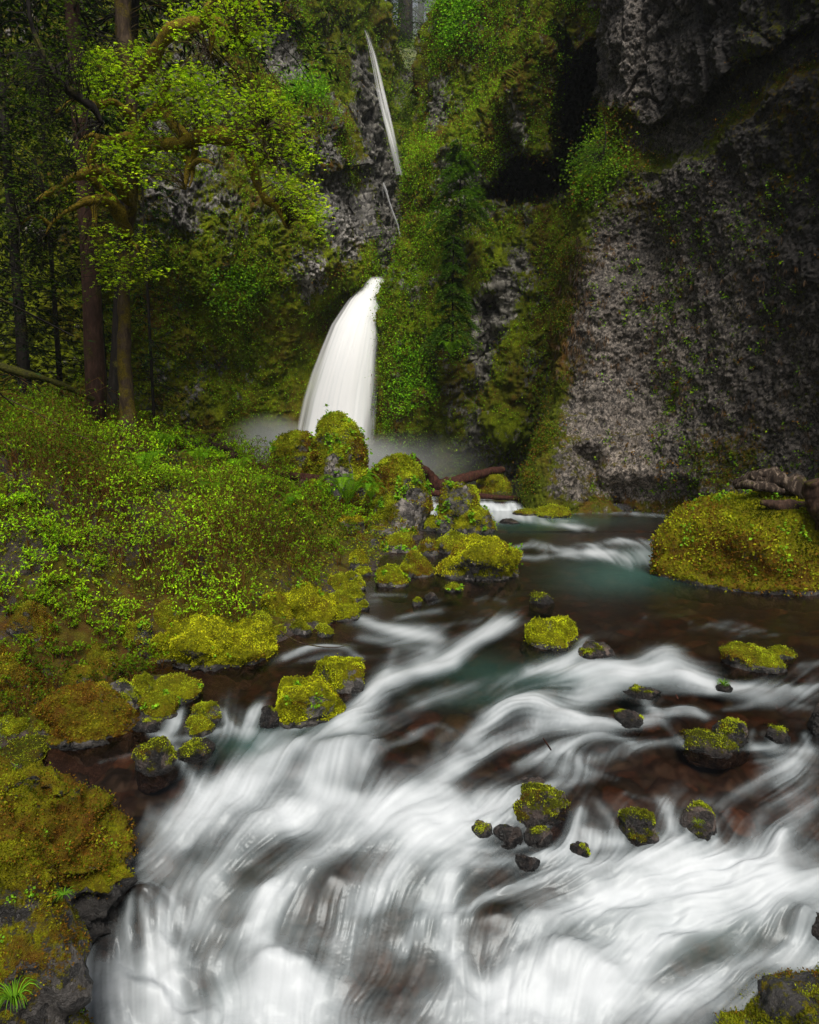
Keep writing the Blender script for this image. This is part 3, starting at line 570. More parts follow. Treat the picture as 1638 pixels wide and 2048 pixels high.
def yl(px, py, Y):
    Y = Y + .7 * inpoly(px, py, [(250,740),(420,700),(600,690),(640,640),(690,620),(600,900),(200,980)], 60)
    Y = Y - 1.6 * inpoly(px, py, [(560,180),(650,190),(700,240),(715,330),(640,350),(560,300)], 40)
    Y = Y + 1.0 * inpoly(px, py, [(540,20),(600,60),(640,180),(560,170),(500,60)], 20) - 1.2 * inpoly(px, py, [(250,260),(640,380),(740,560),(480,600),(250,560)], 90)
    Y = Y + 1.4 * sstep(560, 640, py) * sstep(560, 720, px)
    return Y
def dl(P, px, py):
    gr = np.clip(.2 + .9 * inpoly(px, py, [(560,330),(720,330),(760,560),(600,620),(300,480),(270,320)], 80), 0, 1)
    b = blockrock(P * np.array([1, 1, .55]), .9, 71, .32) * (.2 + .8 * gr) + blockrock(P, 3.2, 72, .12) * (.5 + .6 * gr)
    sm = 1 - .7 * inpoly(px, py, [(600,650),(740,560),(780,560),(760,900),(560,900)], 30)
    return (b + .5 * fbm(P * np.array([.35, .35, .2]), 3, 73) + .25 * fbm(P * 1.2, 4, 74) + .11 * fbm(P * 4.5, 3, 75)) * sm
GREY_L = [([(520,20),(590,60),(625,180),(560,170),(500,90)], .5, 16),([(270,320),(350,300),(430,290),(470,420),(300,420)], .34, 30),([(640,340),(715,330),(745,480),(700,560),(640,440)], .42, 22),([(580,500),(640,500),(650,590),(600,600)], .38, 22),([(200,60),(420,60),(500,250),(420,320),(260,240)], .32, 30),([(660,225),(700,260),(700,330),(650,320)], .3, 14),([(340,420),(400,410),(410,470),(350,470)], .3, 16)]
def ml(P, N, px, py):
    n = fbm(P * .5, 4, 81); m = .66 + .24 * n + .2 * fbm(P * 1.7, 3, 82) + .2 * sstep(440, 560, py)
    for g, s, sf in GREY_L: m -= s * inpoly(px, py, g, sf)
    m -= .22 * inpoly(px, py, [(300,730),(430,700),(540,740),(520,880),(280,960)], 40)
    m += .5 * inpoly(px, py, [(600,660),(740,560),(760,600),(640,760),(560,880),(520,860)], 18)
    for s in range(3):
        c = [(430,740,384,900),(470,720,420,870),(540,740,440,900)][s]; m += .5 * inpoly(px, py, [(c[0]-10,c[1]),(c[0]+12,c[1]),(c[2]+26,c[3]),(c[2]-12,c[3])], 12)
    br = np.clip(.32 + .8 * fbm(P * .5, 3, 83) + .5 * inpoly(px, py, [(560,190),(690,220),(720,330),(630,380),(560,290)], 24), 0, 1)
    L = .50 + .15 * fbm(P * .4, 3, 84) + .2 * fbm(P * np.array([.8, .8, .12]), 4, 85) + .15 * inpoly(px, py, [(640,340),(715,330),(745,480),(700,560),(600,600)], 30) - .3 * sstep(700, 800, py)
    return np.clip(np.stack([m, br, L], -1), 0, 1)
cliff('left_cliff', ctrl_l, 0, 0, m_left, yl, dl, ml, 'grey basalt cliff with mossy lower slopes on the left', rowspace=dens([(0,.15),(.1,.4),(.16,1),(1,1)], 760), colspace=dens([(0,.03),(.22,.2),(.27,.9),(1,1)], 620))
# ---- back of the chasm ------------------------------------------------------------------------------
rows = []
TOPB = [(400,-620),(560,-620),(640,-560),(700,-300),(740,-60),(770,20),(800,110),(850,180),(900,200),(960,180),(1100,100)]
xs_b = [400, 500, 560, 610, 650, 690, 725, 755, 790, 830, 880, 940, 1040]; yb_ = [50, 50, 50, 50, 50.3, 50.8, 51.6, 53.5, 55, 55, 54.5, 54, 53]
for t in np.linspace(0, 1, 10):
    rows.append([(x, (1 - t) * np.interp(x, *np.array(TOPB, float).T) + t * 800, Y + 1.5 * (1 - t) ** 1) for x, Y in zip(xs_b, yb_)])
def yb(px, py, Y):
    Y = Y + .8 * np.sin((px - 620) / 24. + py / 160.) * sstep(760, 700, px) + 3.0 * (1 - sstep(120, 330, py)) * sstep(770, 820, px)
    return Y
def db(P, px, py): return blockrock(P * np.array([1,1,.5]), .7, 91, .5) + .6 * fbm(P * .3, 3, 92) + .35 * fbm(P * 1.1, 4, 93) + .12 * fbm(P * 4, 3, 94)
def mb(P, N, px, py):
    m = .64 + .3 * fbm(P * .45, 4, 95) + .15 * fbm(P * 1.5, 3, 96) + .25 * inpoly(px, py, [(615,90),(700,130),(690,200),(640,150)], 14) - .6 * inpoly(px, py, [(700,130),(735,100),(800,420),(770,560),(735,400)], 18)
    return np.clip(np.stack([m, .25 + .7 * fbm(P * .4, 3, 97), .42 + .2 * fbm(P * .4, 3, 98)], -1), 0, 1)
cliff('back_cliff', np.array(rows), 0, 0, m_mid, yb, db, mb, 'mossy back wall of the chasm beside the thin upper waterfall', rowspace=dens([(0,.4),(.3,1),(1,1)], 460), colspace=np.linspace(0, 1, 420))
# ---- hillside far behind ----------------------------------------------------------------------------
hx, hy = np.meshgrid(np.linspace(500, 1300, 120), np.linspace(70, 500, 70))
HP = at_Y(hx, hy, 66 + (hy < 9999) * (500 - hy) * .08); HP = HP + np.array([0, 0, 1]) * (1.2 * fbm(HP * .12, 4, 99))[..., None]
hc = np.stack([np.full(hx.shape, .9), .3 + 0 * hx, .4 + 0 * hx], -1)
Fh = gridf(70, 120); tag(link('forest_hillside', HP, Fh, m_mid, col=hc.reshape(-1, 3)), 'hazy green wooded slope far behind the upper waterfall', kind='structure')
CL['hill'] = dict(P=HP, N=unit(HP * 0 + np.array([0, -1., .6])), px=hx, py=hy, col=hc)
# ================================================================ waterfalls
mfall, nt, out = newmat('falling_water'); k_ = NT(nt); at = k_.attr('Col'); sc_ = k_.n('SeparateColor'); k_.set(sc_.inputs[0], at.outputs[0])
fo = k_.n('BsdfPrincipled'); k_.set(fo.inputs['Base Color'], k_.mix(sc_.outputs[1], (.72,.75,.77), (.93,.93,.94))); fo.inputs['Roughness'].default_value = .6
tl = k_.n('BsdfTranslucent'); tl.inputs[0].default_value = (.85,.87,.88,1); m1 = k_.n('MixShader'); m1.inputs[0].default_value = .10; k_.set(m1.inputs[1], fo.outputs[0]); k_.set(m1.inputs[2], tl.outputs[0])
tr = k_.n('BsdfTransparent'); m2 = k_.n('MixShader'); k_.set(m2.inputs[0], sc_.outputs[0]); k_.set(m2.inputs[1], tr.outputs[0]); k_.set(m2.inputs[2], m1.outputs[0]); nt.links.new(m2.outputs[0], out.inputs[0])
def fall(name, tab, Yt, nr, nc, seed, label, bulge=.8, soft=.12, amp=1.0, parent=None, thin=0, vr=.02):
    tab = np.array(tab, float); y = np.linspace(tab[0, 0], tab[-1, 0], nr); xl = np.interp(y, tab[:, 0], tab[:, 1]); xr = np.interp(y, tab[:, 0], tab[:, 2])
    for _ in range(8): xl[1:-1] = (xl[:-2] + xl[1:-1] + xl[2:]) / 3; xr[1:-1] = (xr[:-2] + xr[1:-1] + xr[2:]) / 3
    u = np.linspace(0, 1, nc)[None]; px = xl[:, None] * (1 - u) + xr[:, None] * u; py = np.repeat(y[:, None], nc, 1)
    s = np.stack([np.repeat(u * 14, nr, 0) + .3 * fbm(np.stack([u * 3 + 0 * py, py / 200, 0 * py], -1), 2, seed), py / 170, 0 * py], -1); st_ = fbm(s, 4, seed); s2 = fbm(s * np.array([2.6, .6, 1]), 3, seed + 3)
    Yt_ = np.array(Yt, float); yq = np.linspace(y[0], y[-1], 300); Yq = np.interp(yq, Yt_[:, 0], Yt_[:, 1])
    for _ in range(3): Yq = np.convolve(np.pad(Yq, 30, mode='reflect', reflect_type='odd'), np.ones(61) / 61, 'valid')
    Y = np.interp(py, yq, Yq) - bulge * np.sin(math.pi * u) ** .7 - .018 * st_
    P = at_Y(px, py, Y); v = (py - y[0]) / (y[-1] - y[0])
    a = sstep(0, soft, u + .05 * s2 * soft * 6) * sstep(0, soft, 1 - u + .05 * st_ * soft * 6)
    a = a * np.clip(amp - thin * (.5 - .9 * st_), 0, 1) * sstep(0, vr, v)
    col = np.stack([a, np.clip(.85 + .35 * s2, 0, 1), 0 * a], -1)
    F_ = gridf(nr, nc); o = link(name, P, F_, mfall, col=col.reshape(-1, 3), parent=parent)
    return o
o = fall('waterfall', [(552,740,770),(560,734,771),(572,724,771),(586,708,770),(600,694,769),(650,660,766),(700,639,762),(750,620,759),(800,605,755),(850,594,752),(900,584,747),(965,570,740)], [(556,38.6),(600,37.7),(700,37.0),(965,36.6)], 260, 90, 5, '', bulge=.9, soft=.15)
tag(o, 'broad white waterfall pouring between two mossy cliffs', 'waterfall', kind=None)
o = fall('waterfall', [(57,725,731),(66,727,738),(85,730,747),(110,734,757),(160,742,771),(200,750,781),(240,760,790),(280,771,798),(310,780,804),(350,790,812)], [(57,50.2),(350,49)], 200, 40, 8, '', bulge=.3, soft=.5, amp=.5, thin=.6)
tag(o, 'thin veil of water high above the broad waterfall', 'waterfall')
for a in [[(140,741,751),(180,750,761),(240,765,778),(300,780,794),(350,791,807)]]:
    o2 = fall('bright_strand', a, [(57,49.9),(350,48.7)], 120, 12, 9, '', bulge=.1, soft=.5, amp=.9, thin=.3, parent=o, vr=.6)
o = fall('water_trickle', [(364,764,768),(380,768,776),(400,775,780),(425,783,789),(450,793,798),(475,799,803)], [(360,50),(475,49.4)], 120, 14, 13, '', bulge=.1, soft=.4, amp=.8, thin=.7)
tag(o, 'narrow broken trickle running down dark rock below the thin veil of water', 'waterfall')
fall('side_strand', [(362,768,772),(380,764,768),(395,766,769)], [(360,49.9),(475,49.4)], 40, 8, 14, '', bulge=.05, soft=.4, amp=.6, thin=.5, parent=o)
# mist
def mistball(c, r, dens_, label, nsc=1.2):
    m, nt, out = newmat('mist'); k = NT(nt); tc = k.n('TexCoord'); ln = k.n('VectorMath', operation='LENGTH'); k.set(ln.inputs[0], tc.outputs['Object'])
    g = k.math('SUBTRACT', 1.0, ln.outputs['Value'], True); g = k.math('POWER', g, 1.6); n = k.noise(tc.outputs['Object'], nsc, 3, .6); g = k.math('MULTIPLY', g, k.math('MULTIPLY', n, 2 * dens_))
    pv = k.n('VolumePrincipled'); pv.inputs['Color'].default_value = (.93, .95, .96, 1); k.set(pv.inputs['Density'], g); pv.inputs['Anisotropy'].default_value = .2
    nt.links.new(pv.outputs[0], out.inputs['Volume'])
    import bmesh; bm = bmesh.new(); bmesh.ops.create_icosphere(bm, subdivisions=3, radius=1); me = bpy.data.meshes.new('mist'); bm.to_mesh(me); bm.free(); me.materials.append(m)
    o = bpy.data.objects.new('mist', me); C.objects.link(o); o.location = c; o.scale = r; tag(o, label, kind='stuff'); return o
mistball(at_Y(540, 935, 36.2), (3.4, 2.2, 3.0), 5.0, 'white spray rising at the left foot of the waterfall')
mistball(at_Y(830, 60, 66), (14, 9, 16), .05, 'pale haze hanging in the chasm around the far trees', 1.0)
mistball(at_Y(820, 930, 33.5), (4.6, 2.0, 1.9), .5, 'thin spray drifting right of the waterfall over the plunge pool')
mistball(at_Y(690, 930, 34.5), (4.5, 2.0, 1.8), 1.8, 'spray at the foot of the waterfall behind the boulders')
# ================================================================ left bank
WL = [(60,2380),(100,2200),(112,2048),(150,1800),(165,1660),(120,1600),(30,1552),(110,1505),(265,1440),(300,1405),(400,1352),(470,1318),(560,1290),(605,1266),(665,1250),(728,1222),(722,1165),(765,1150),(800,1112),(850,1075),(850,1015),(845,990)]
_w = np.array([at_z(a, b, zw(a, b)) for a, b in WL]); _w = _w[np.argsort(_w[:, 1])]; _w = np.vstack([_w, [[.5, 26, .3], [-2.5, 30, .3], [-6, 36, .3]]])
def bank(X, Y):
    xw = np.interp(Y, _w[:, 1], _w[:, 0]); z0 = np.interp(Y, _w[:, 1], _w[:, 2]); d = xw - X
    s = np.interp(Y, [4, 8, 12, 18, 24, 30], [.40, .44, .50, .38, .20, .15]); P = np.stack([X, Y, X * 0], -1)
    n = .20 * fbm(P * .8, 3, 201) + .07 * fbm(P * 2.7, 3, 202)
    g = np.where(d < 0, .45 * d, .16 * np.minimum(d, .9) + s * np.clip(d - .9, 0, 6.5) + .22 * np.clip(d - 7.4, 0, 40))
    return z0 - .03 + g + n * sstep(-.3, 1.2, d)
def ground_hit(px, py, lo=3.0, hi=30.0):
    Ys = np.linspace(lo, hi, 900); P = at_Y(px, py, Ys); b = bank(P[:, 0], P[:, 1]); wz = np.interp(Ys, _w[:, 1], _w[:, 2]); h = np.maximum(b, wz); k = np.argmax(P[:, 2] < h)
    return P[k] if P[k, 2] < h[k] else P[-1]
yy = np.concatenate([np.linspace(2.6, 10, 260), np.linspace(10.05, 26, 300), np.linspace(26.2, 40, 50)]); uu = np.linspace(0, 1, 420) ** 1.35
yg, ug = np.meshgrid(yy, uu, indexing='ij'); xw = np.interp(yg, _w[:, 1], _w[:, 0]); xg = xw + .8 - ug * (4 + yg * 1.1); BG = np.stack([xg, yg, bank(xg, yg)], -1)
f1, f2, cid, _ = cells(np.stack([xg, yg, 0 * xg], -1) * 2.2, 33); lump = np.clip(.6 - f1, 0, 1) * sstep(.0, 1.4, xw - xg); BG[..., 2] += .28 * lump * (cid > .4)
dW = xw - xg; bm_ = np.clip(.30 + .35 * sstep(.25, 1.0, dW) * sstep(3.5, 1.5, dW) + .14 * sstep(1.5, 3, dW) + .3 * (lump > .1) * (cid > .4) + .12 * fbm(BG * 1.5, 3, 205), 0, 1) * sstep(.05, .5, dW)
bcol = np.stack([bm_, np.clip(.62 + .5 * fbm(BG * .7, 3, 206), 0, 1), .36 + 0 * bm_], -1)
m_bank = rock_moss('bank_soil', dark=(.028,.018,.015), light=(.10,.07,.06), grain=26, moss_a=(.03,.03,.004), moss_b=(.17,.16,.012), brown=(.07,.035,.008), mossscale=6, speck=.1)
tag(link('river_bank', BG, gridf(len(yy), len(uu)), m_bank, col=bcol.reshape(-1, 3)), 'steep mossy bank rising left of the stream', kind='structure')
# ================================================================ boulders
import bmesh
_ico = {}
def ico(s):
    if s not in _ico:
        b = bmesh.new(); bmesh.ops.create_icosphere(b, subdivisions=s, radius=1); b.verts.ensure_lookup_table()
        _ico[s] = (np.array([v.co[:] for v in b.verts]), np.array([[v.index for v in f.verts] for f in b.faces])); b.free()
    return _ico[s]
m_boulder = rock_moss('boulder_mossy', dark=(.030,.027,.026), light=(.20,.18,.165), grain=11, moss_a=(.045,.055,.004), moss_b=(.42,.42,.005), brown=(.13,.06,.008), wet=.5, mossscale=7, speck=.4)
m_wetrock = rock_moss('boulder_wet', dark=(.013,.012,.012), light=(.10,.075,.065), grain=8, moss_a=(.03,.035,.004), moss_b=(.16,.17,.010), brown=(.10,.05,.01), wet=.28, mossscale=9, speck=.15)
m_moss = leafmat('moss_tuft', .3, .9, .05); m_leaf = leafmat('green_leaf', .35, .6, .06)
GROUPS = {}
def vnormals(V, T):
    n = np.zeros_like(V); fn = np.cross(V[T[:, 1]] - V[T[:, 0]], V[T[:, 2]] - V[T[:, 0]])
    for i in range(3): np.add.at(n, T[:, i], fn)
    return unit(n)
ROCKS = []
def boulder(x0, x1, yt, yb, label, moss=.8, brown=.3, light=.5, ang=1, p=2.1, lean=0.0, depth=.85, Y=None, z0=None, g=False, tuft=1.0, tcol=(.24,.27,.012), leafy=0, mat=None, name='mossy_boulder', cat='boulder', group=None, rough=1.0, flat=0, cuts=None):
    seed = int(abs(x0 * 3 + yt * 7 + yb)) % 9973; rng = np.random.default_rng(seed); cx = (x0 + x1) / 2
    if Y is not None: base = at_Y(cx, yb, Y)
    elif g: base = ground_hit(cx, yb)
    else: base = at_z(cx, yb, zw(cx, yb) if z0 is None else z0)
    a = (x1 - x0) / 2 / F * (base[1] / ray(cx, yb)[1]) * 1.0; b = a * depth; Yc = base[1] + b * .82; a *= Yc / base[1]
    zt = at_Y(cx, yt, Yc)[2]; h = max(zt - base[2], .06); xc = at_Y(cx, (yt + yb) / 2, Yc)[0]
    area = (x1 - x0) * (yb - yt); sub = 6 if area > 9000 else (5 if area > 1800 else 4)
    n, T = ico(sub); q = (np.abs(n) ** p).sum(1) ** (-1 / p); V = n * q[:, None]
    rot = rng.uniform(0, 6.28)
    V = V * (1 + .16 * fbm(n * 1.1 + seed, 2, seed)[:, None])
    for k in range(ang if cuts is None else 0):
        d = unit(rng.normal(size=3) * np.array([1, 1, .8])); lim = rng.uniform(.62, .85); s = V @ d; V = V - np.clip(s - lim, 0, 9)[:, None] * d * .92
    if flat: V[:, 2] = np.where(V[:, 2] > 1 - flat, (1 - flat) + (V[:, 2] - 1 + flat) * .25, V[:, 2]) / (1 - flat * .75)
    _lo = V[:, 2] < 0; V[_lo, :2] *= (1.02 / np.maximum(np.hypot(V[_lo, 0], V[_lo, 1]), .35) * .75 + .25)[:, None].clip(1, 2.4)
    V[:, 0] += lean * np.clip(V[:, 2], 0, 2) ; 
    V /= np.array([np.ptp(V[:, 0]) / 2, np.ptp(V[:, 1]) / 2, V[:, 2].max()])
    V[:, 0] -= (V[:, 0].max() + V[:, 0].min()) / 2
    hz = .90 * h; V = V * np.array([a, b, hz]); V[:, 2] = np.where(V[:, 2] < 0, V[:, 2] * 1.3, V[:, 2])
    size = (a * b * max(h, .1)) ** (1 / 3); N = vnormals(V, T)
    ph = V / size * 1.6 + seed * .37
    V = V + N * (size * rough * (.13 * fbm(ph, 4, seed + 1) + .05 * ridged(ph * 2.2, 3, seed + 2) - .02 + .03 * fbm(ph * 6, 4, seed + 3)))[:, None]
    V = V + np.array([xc, Yc, base[2] + h - hz]); N = vnormals(V, T)
    hw = (V[:, 2] - base[2]) / max(h, .1)
    pn = fbm(V * 2.2 / max(size, .25) * .5 + seed, 4, seed + 5)
    m = moss - .30 + .42 * N[:, 2] + .5 * pn
    wet = sstep(.01, .08 + .05 * fbm(V * 5, 2, 3), (V[:, 2] - base[2]) * 14 / (8 + min(base[1], 12)) + (.5 if g else 0))
    m = (m + .12) * wet
    L = light * (.3 + .7 * wet) + .18 * fbm(ph * .8, 3, seed + 8)
    br = np.clip(brown + .6 * fbm(ph * .9, 3, seed + 9) + .25 * (.45 - N[:, 2]), 0, 1)
    col = np.clip(np.stack([m, br, L], -1), 0, 1); loc = (xc, Yc, base[2])
    o = link(name, V, T, mat or m_boulder, col=col, loc=loc); tag(o, label, cat, group)
    # tufts of moss that break the outline
    nt_ = int(min(16000, area * .6 * tuft)); ok = np.where((col[:, 0] > .45) & (V[:, 2] > base[2] + .01) & (N[:, 1] < .5))[0]
    if nt_ > 12 and len(ok) > 12:
        pick = rng.choice(ok, nt_); jit = rng.normal(0, 1, (nt_, 3)) * (np.linalg.norm(V[T[0, 0]] - V[T[0, 1]]) * .6); Pp = V[pick] + jit - N[pick] * (jit * N[pick]).sum(1)[:, None] - N[pick] * .004
        px1 = Yc / F; Lb = px1 * rng.uniform(1.6, 3.6, nt_) * (1 + min(area, 60000) / 50000); Dd = unit(N[pick] * .55 + rdir(nt_, rng) * .8 + np.array([0, 0, .15])); Vq, Fq = leafquads(Pp, Dd, rdir(nt_, rng), Lb, Lb * .55, .1)
        cn = fbm(Pp * 3 / max(size, .3), 3, seed + 12); cc = colvar(nt_, tuple(1.3 * q for q in tcol), .17, .08, rng, 1) * np.clip(.95 + .9 * cn[:, None], .3, 1.7); bm = br[pick] > rng.uniform(.45, 1.1, nt_); cc[bm] = colvar(int(bm.sum()), (.17,.085,.010), .3, .08, rng, 1) if bm.any() else cc[bm]
        link('moss', Vq, Fq, m_moss, parent=o, smooth=False, col=np.repeat(cc, 4, 0), loc=loc)['kind'] = 'stuff'
    if leafy:
        nl = int(leafy); ok = np.where((V[:, 2] > base[2] + .15 * h) & (N[:, 1] < .45) & (fbm(V * 1.7 / max(size, .3), 2, seed + 20) > .05))[0]
        if len(ok):
            ctr = V[rng.choice(ok, max(4, nl // 14))]; idx = rng.integers(0, len(ctr), nl); ll = px1 * rng.uniform(4, 8, nl) if nt_ > 12 else np.full(nl, .03)
            Pp = ctr[idx] + rng.normal(0, 1, (nl, 3)) * np.array([.09, .05, .09]) * min(Yc / 18, size / 1.6 + .02) + np.array([0, -.03, .03]); Dd = unit(rdir(nl, rng) + np.array([0, -.3, .1])); Nn = unit(np.array([0, -.5, 1.]) + rdir(nl, rng) * .6)
            Vq, Fq = leafquads(Pp, Dd, Nn, ll, ll * .9, .15); link('leafy_plant', Vq, Fq, m_leaf, parent=o, smooth=False, col=colvar(nl, (.17,.34,.014), .3, .12, rng), loc=loc)['kind'] = 'stuff'
    ROCKS.append((xc, Yc, a, b)); return o
B = boulder; WR = m_wetrock
def dark(*a, **k):
    k.setdefault('moss', .35); k.setdefault('mat', WR); k.setdefault('light', .5); k.setdefault('ang', 5); k.setdefault('name', 'wet_boulder'); k.setdefault('tuft', .5); a = list(a); a[2] = a[2] + .16 * (a[3] - a[2]); return boulder(*a, **k)
# the pile in front of the broad waterfall
B(598,738,832,985,'tallest domed moss covered boulder directly in front of the broad waterfall', moss=.95, brown=.45, Y=22.2, p=2.2, leafy=420, lean=.05)
B(538,662,866,968,'brownish mossy boulder leaning on the left side of the tallest dome', moss=.9, brown=.6, Y=22.6, p=2.3, leafy=120, lean=-.12)
B(650,704,898,975,'narrow upright boulder with a white lichen face and mossy cap', moss=.42, brown=.4, light=1.0, Y=20.6, p=2.3, leafy=20, depth=.7)
B(728,852,905,1050,'big rounded boulder with leafy top right of the fern, cracked grey face', moss=.66, brown=.5, light=.75, Y=19.0, p=2.9, leafy=700, ang=0, rough=1.3)
B(740,836,990,1080,'blocky grey lichen spotted boulder under the big rounded one', moss=.46, brown=.5, light=.8, Y=18.2, p=2.8, leafy=120, ang=3)
B(600,664,960,1034,'low boulder buried in small leaves between the driftwood and the fern', moss=.85, brown=.4, Y=19.6, leafy=220)
B(664,740,985,1062,'dark brown boulder in the shade below the fern', moss=.55, brown=.8, light=.3, Y=18.8, p=2.3)
dark(574,624,984,1030,'smooth wet brown stone tilted on top of the green bank', moss=.1, light=.8, Y=18.6, depth=.6)
B(614,667,1012,1066,'pointed mossy block left of the flat topped orange one', moss=.88, brown=.3, Y=17.6, ang=3, p=2.3, leafy=60)
B(664,729,1035,1090,'flat topped dark block with an orange green moss cap', moss=.62, brown=.75, Y=16.9, ang=3, p=3, flat=.3, leafy=60, tcol=(.32,.27,.010))
B(722,806,1054,1092,'long flat brown slab at the back of the gravel patch', moss=.45, brown=.95, light=.35, Y=17.4, p=3, flat=.3, tuft=.3)
B(697,742,1068,1110,'dark brown stone at the left corner of the gravel patch', moss=.35, brown=.9, light=.4, Y=16.4, tuft=.4, ang=3)
B(737,761,1078,1108,'small brown stone standing between two larger ones by the gravel', moss=.3, brown=.9, light=.4, Y=16.3, tuft=.3)
B(757,834,1070,1122,'wide boulder behind the gravel patch dotted with light green leaves', moss=.62, brown=.7, Y=16.2, p=2.3, leafy=130)
B(697,737,1099,1134,'round bright moss cushion left of the gravel patch', moss=1, brown=.15, tcol=(.30,.30,.01))
B(800,870,1103,1154,'brown mossy stone between the gravel patch and the large yellow boulder', moss=.8, brown=.65, lean=-.2)
B(836,878,1080,1112,'low brownish stone just behind the brown mossy one', moss=.7, brown=.7)
B(752,816,1132,1174,'lumpy bright green boulder at the water edge, right of the gravel', moss=1, brown=.1, leafy=90, tcol=(.28,.33,.01))
B(870,944,1062,1108,'mossy stone behind the left shoulder of the large yellow boulder', moss=.9, brown=.35, ang=2)
B(872,1038,1075,1162,'large yellow green sloping boulder in the middle of the far pool', moss=1, brown=.3, ang=3, p=2.3, lean=.18, rough=1.3, leafy=25, tcol=(.31,.31,.01))
B(868,964,962,1062,'tall mossy boulder in the stream under the thin red log', moss=.72, brown=.6, light=.5, p=2.3, leafy=160, ang=2)
B(902,990,1014,1066,'low leafy boulder touching the right foot of the tall one in the stream', moss=.9, brown=.3, p=2.3, leafy=200)
B(948,1020,946,1000,'pointed mossy boulder behind the thin red log, near the plunge pool', moss=.92, brown=.3, Y=27, ang=2)
B(1046,1118,976,1016,'squat mossy boulder at the foot of the dark cliff, end of the thin log', moss=.9, brown=.4, Y=24.2, p=2.3)
B(1074,1142,1011,1036,'flat bright mossy rock where the far falls spread out', moss=.98, brown=.2, p=2.3)
B(1026,1082,1019,1032,'very low mossy rock left of the flat bright one', moss=.9, brown=.5)
dark(998,1042,1036,1048,'flat dark wet rock just breaking the far pool surface', moss=.1)
B(1108,1172,980,1010,'dark mossy ledge stone tucked under the cliff base', moss=.7, brown=.5, light=.3, Y=24.4, p=2.8, flat=.3)
B(900,950,1006,1030,'small shaded mossy rock left of the far white cascade', moss=.8, brown=.4, Y=24)
B(855,905,1000,1014,'low mossy rock under the thin red log at its left end', moss=.8, brown=.4, Y=24.5)
B(840,920,1032,1062,'green mossy stone low in the water beside the big rounded boulder', moss=.85, brown=.4)
B(1308,1740,982,1184,'huge rusty green domed boulder at the right edge under the dead root', moss=.86, brown=.6, light=.4, p=1.75, leafy=600, depth=.8, tuft=1.3, rough=.5, ang=0, tcol=(.20,.21,.008))
dark(1058,1110,1184,1208,'small dark tent shaped stone with a green tip in the brown pool', moss=.35, ang=6, lean=.0)
B(889,926,1165,1184,'tiny round moss cushion alone in the water below the large yellow boulder', moss=1, brown=0, leafy=16)
B(1046,1162,1236,1296,'yellow green capped rock with a dark wet base in mid stream', moss=.82, brown=.1, p=2.3, ang=3, tcol=(.33,.35,.01), rough=1.2)
B(1448,1566,1292,1344,'sloping mossy rock at the right, upstream of the grass tuft', moss=.75, brown=.55, p=2.3, ang=2, lean=-.2)
B(1536,1590,1294,1318,'small flat green rock at the far right of the rapids', moss=.9, brown=.2)
dark(1243,1322,1369,1398,'flat dark rock with a trace of moss amid the white rapids', moss=.5, ang=3)
dark(1228,1284,1414,1454,'small black rounded rock surrounded by foam', moss=.2, ang=2)
dark(1426,1498,1428,1492,'upright brown rock with mossy crown, right of its low neighbour', moss=.48, ang=4, light=.6)
dark(1358,1484,1458,1514,'low elongated brown rock with moss on its right end', moss=.48, light=.65, ang=4)
dark(1528,1578,1448,1486,'wet black rock with tiny falls slipping off its front', moss=.15)
dark(1022,1146,1563,1652,'angular brown grey rock with mossy top in the lower rapids', moss=.56, light=.75, ang=6, p=3)
dark(1235,1310,1603,1692,'tall dark block with mossy top between two short falls', moss=.52, light=.6, ang=5, p=2.8)
dark(1364,1432,1592,1680,'glassy wet rock half veiled by water right of the tall dark block', moss=.4, light=.9, ang=5)
dark(1046,1106,1648,1690,'small reddish rock with a moss patch under the angular grey one', moss=.35, light=.8, ang=2)
dark(984,1048,1648,1694,'dark red stone left of the small reddish rock', moss=.1, light=.55, ang=4)
dark(1123,1182,1680,1718,'black green pebble shaped rock in the foam, lower centre right', moss=.3, light=.3, ang=2)
dark(1028,1082,1703,1740,'small black oval rock lowest of the dark stones in mid foam', moss=.1, light=.35, ang=2)
dark(938,992,1640,1672,'flat rust brown stone washed by a thin film of water', moss=0, light=1.0, ang=2)
dark(1040,1098,1552,1584,'flat orange brown stone behind the angular brown grey rock', moss=0, light=1.0, ang=2)
B(1440,1860,1985,2200,'dark mossy rock cut off by the bottom right corner', moss=.5, brown=.5, light=.2, p=1.9, ang=0, tuft=.6, tcol=(.12,.13,.006), z0=-2.0)
dark(1598,1720,1812,1900,'black wet rock at the right edge with water fanning off it', moss=.05, light=.25)
dark(1620,1690,1395,1480,'dark wet rock at the right edge of the middle rapids', moss=.15, light=.3)
# left foreground
B(-170,258,1552,1830,'huge lumpy moss covered boulder in the lower left corner', moss=.82, brown=.85, p=2.3, rough=2.4, leafy=160, depth=.7, ang=2, z0=-1.15, tuft=1.6, tcol=(.14,.15,.006))  # moss tufts darkened and browned to paint in the dim left corner
B(-200,150,1690,2260,'dark steep rock face draped in moss below the huge lumpy boulder', tcol=(.14,.14,.006), moss=.5, brown=.75, light=.35, p=2.8, rough=1.6, leafy=120, depth=.6, ang=3, z0=-1.9, tuft=1.5)  # tuft colour darkened here too, standing in for corner shade
B(84,270,1382,1496,'large rust brown mossy boulder with a sharp crest on the left', moss=.85, brown=1.0, ang=7, p=2.2, lean=-.2, rough=.9, tcol=(.20,.17,.01))
B(-80,102,1286,1420,'big brown boulder at the left edge sloping down to the right', moss=.8, brown=1.0, ang=4, g=True, lean=-.3, tcol=(.17,.14,.01))
B(200,284,1358,1424,'grey faced boulder with green moss beside the rust brown one', moss=.62, brown=.2, ang=3, p=2.3)
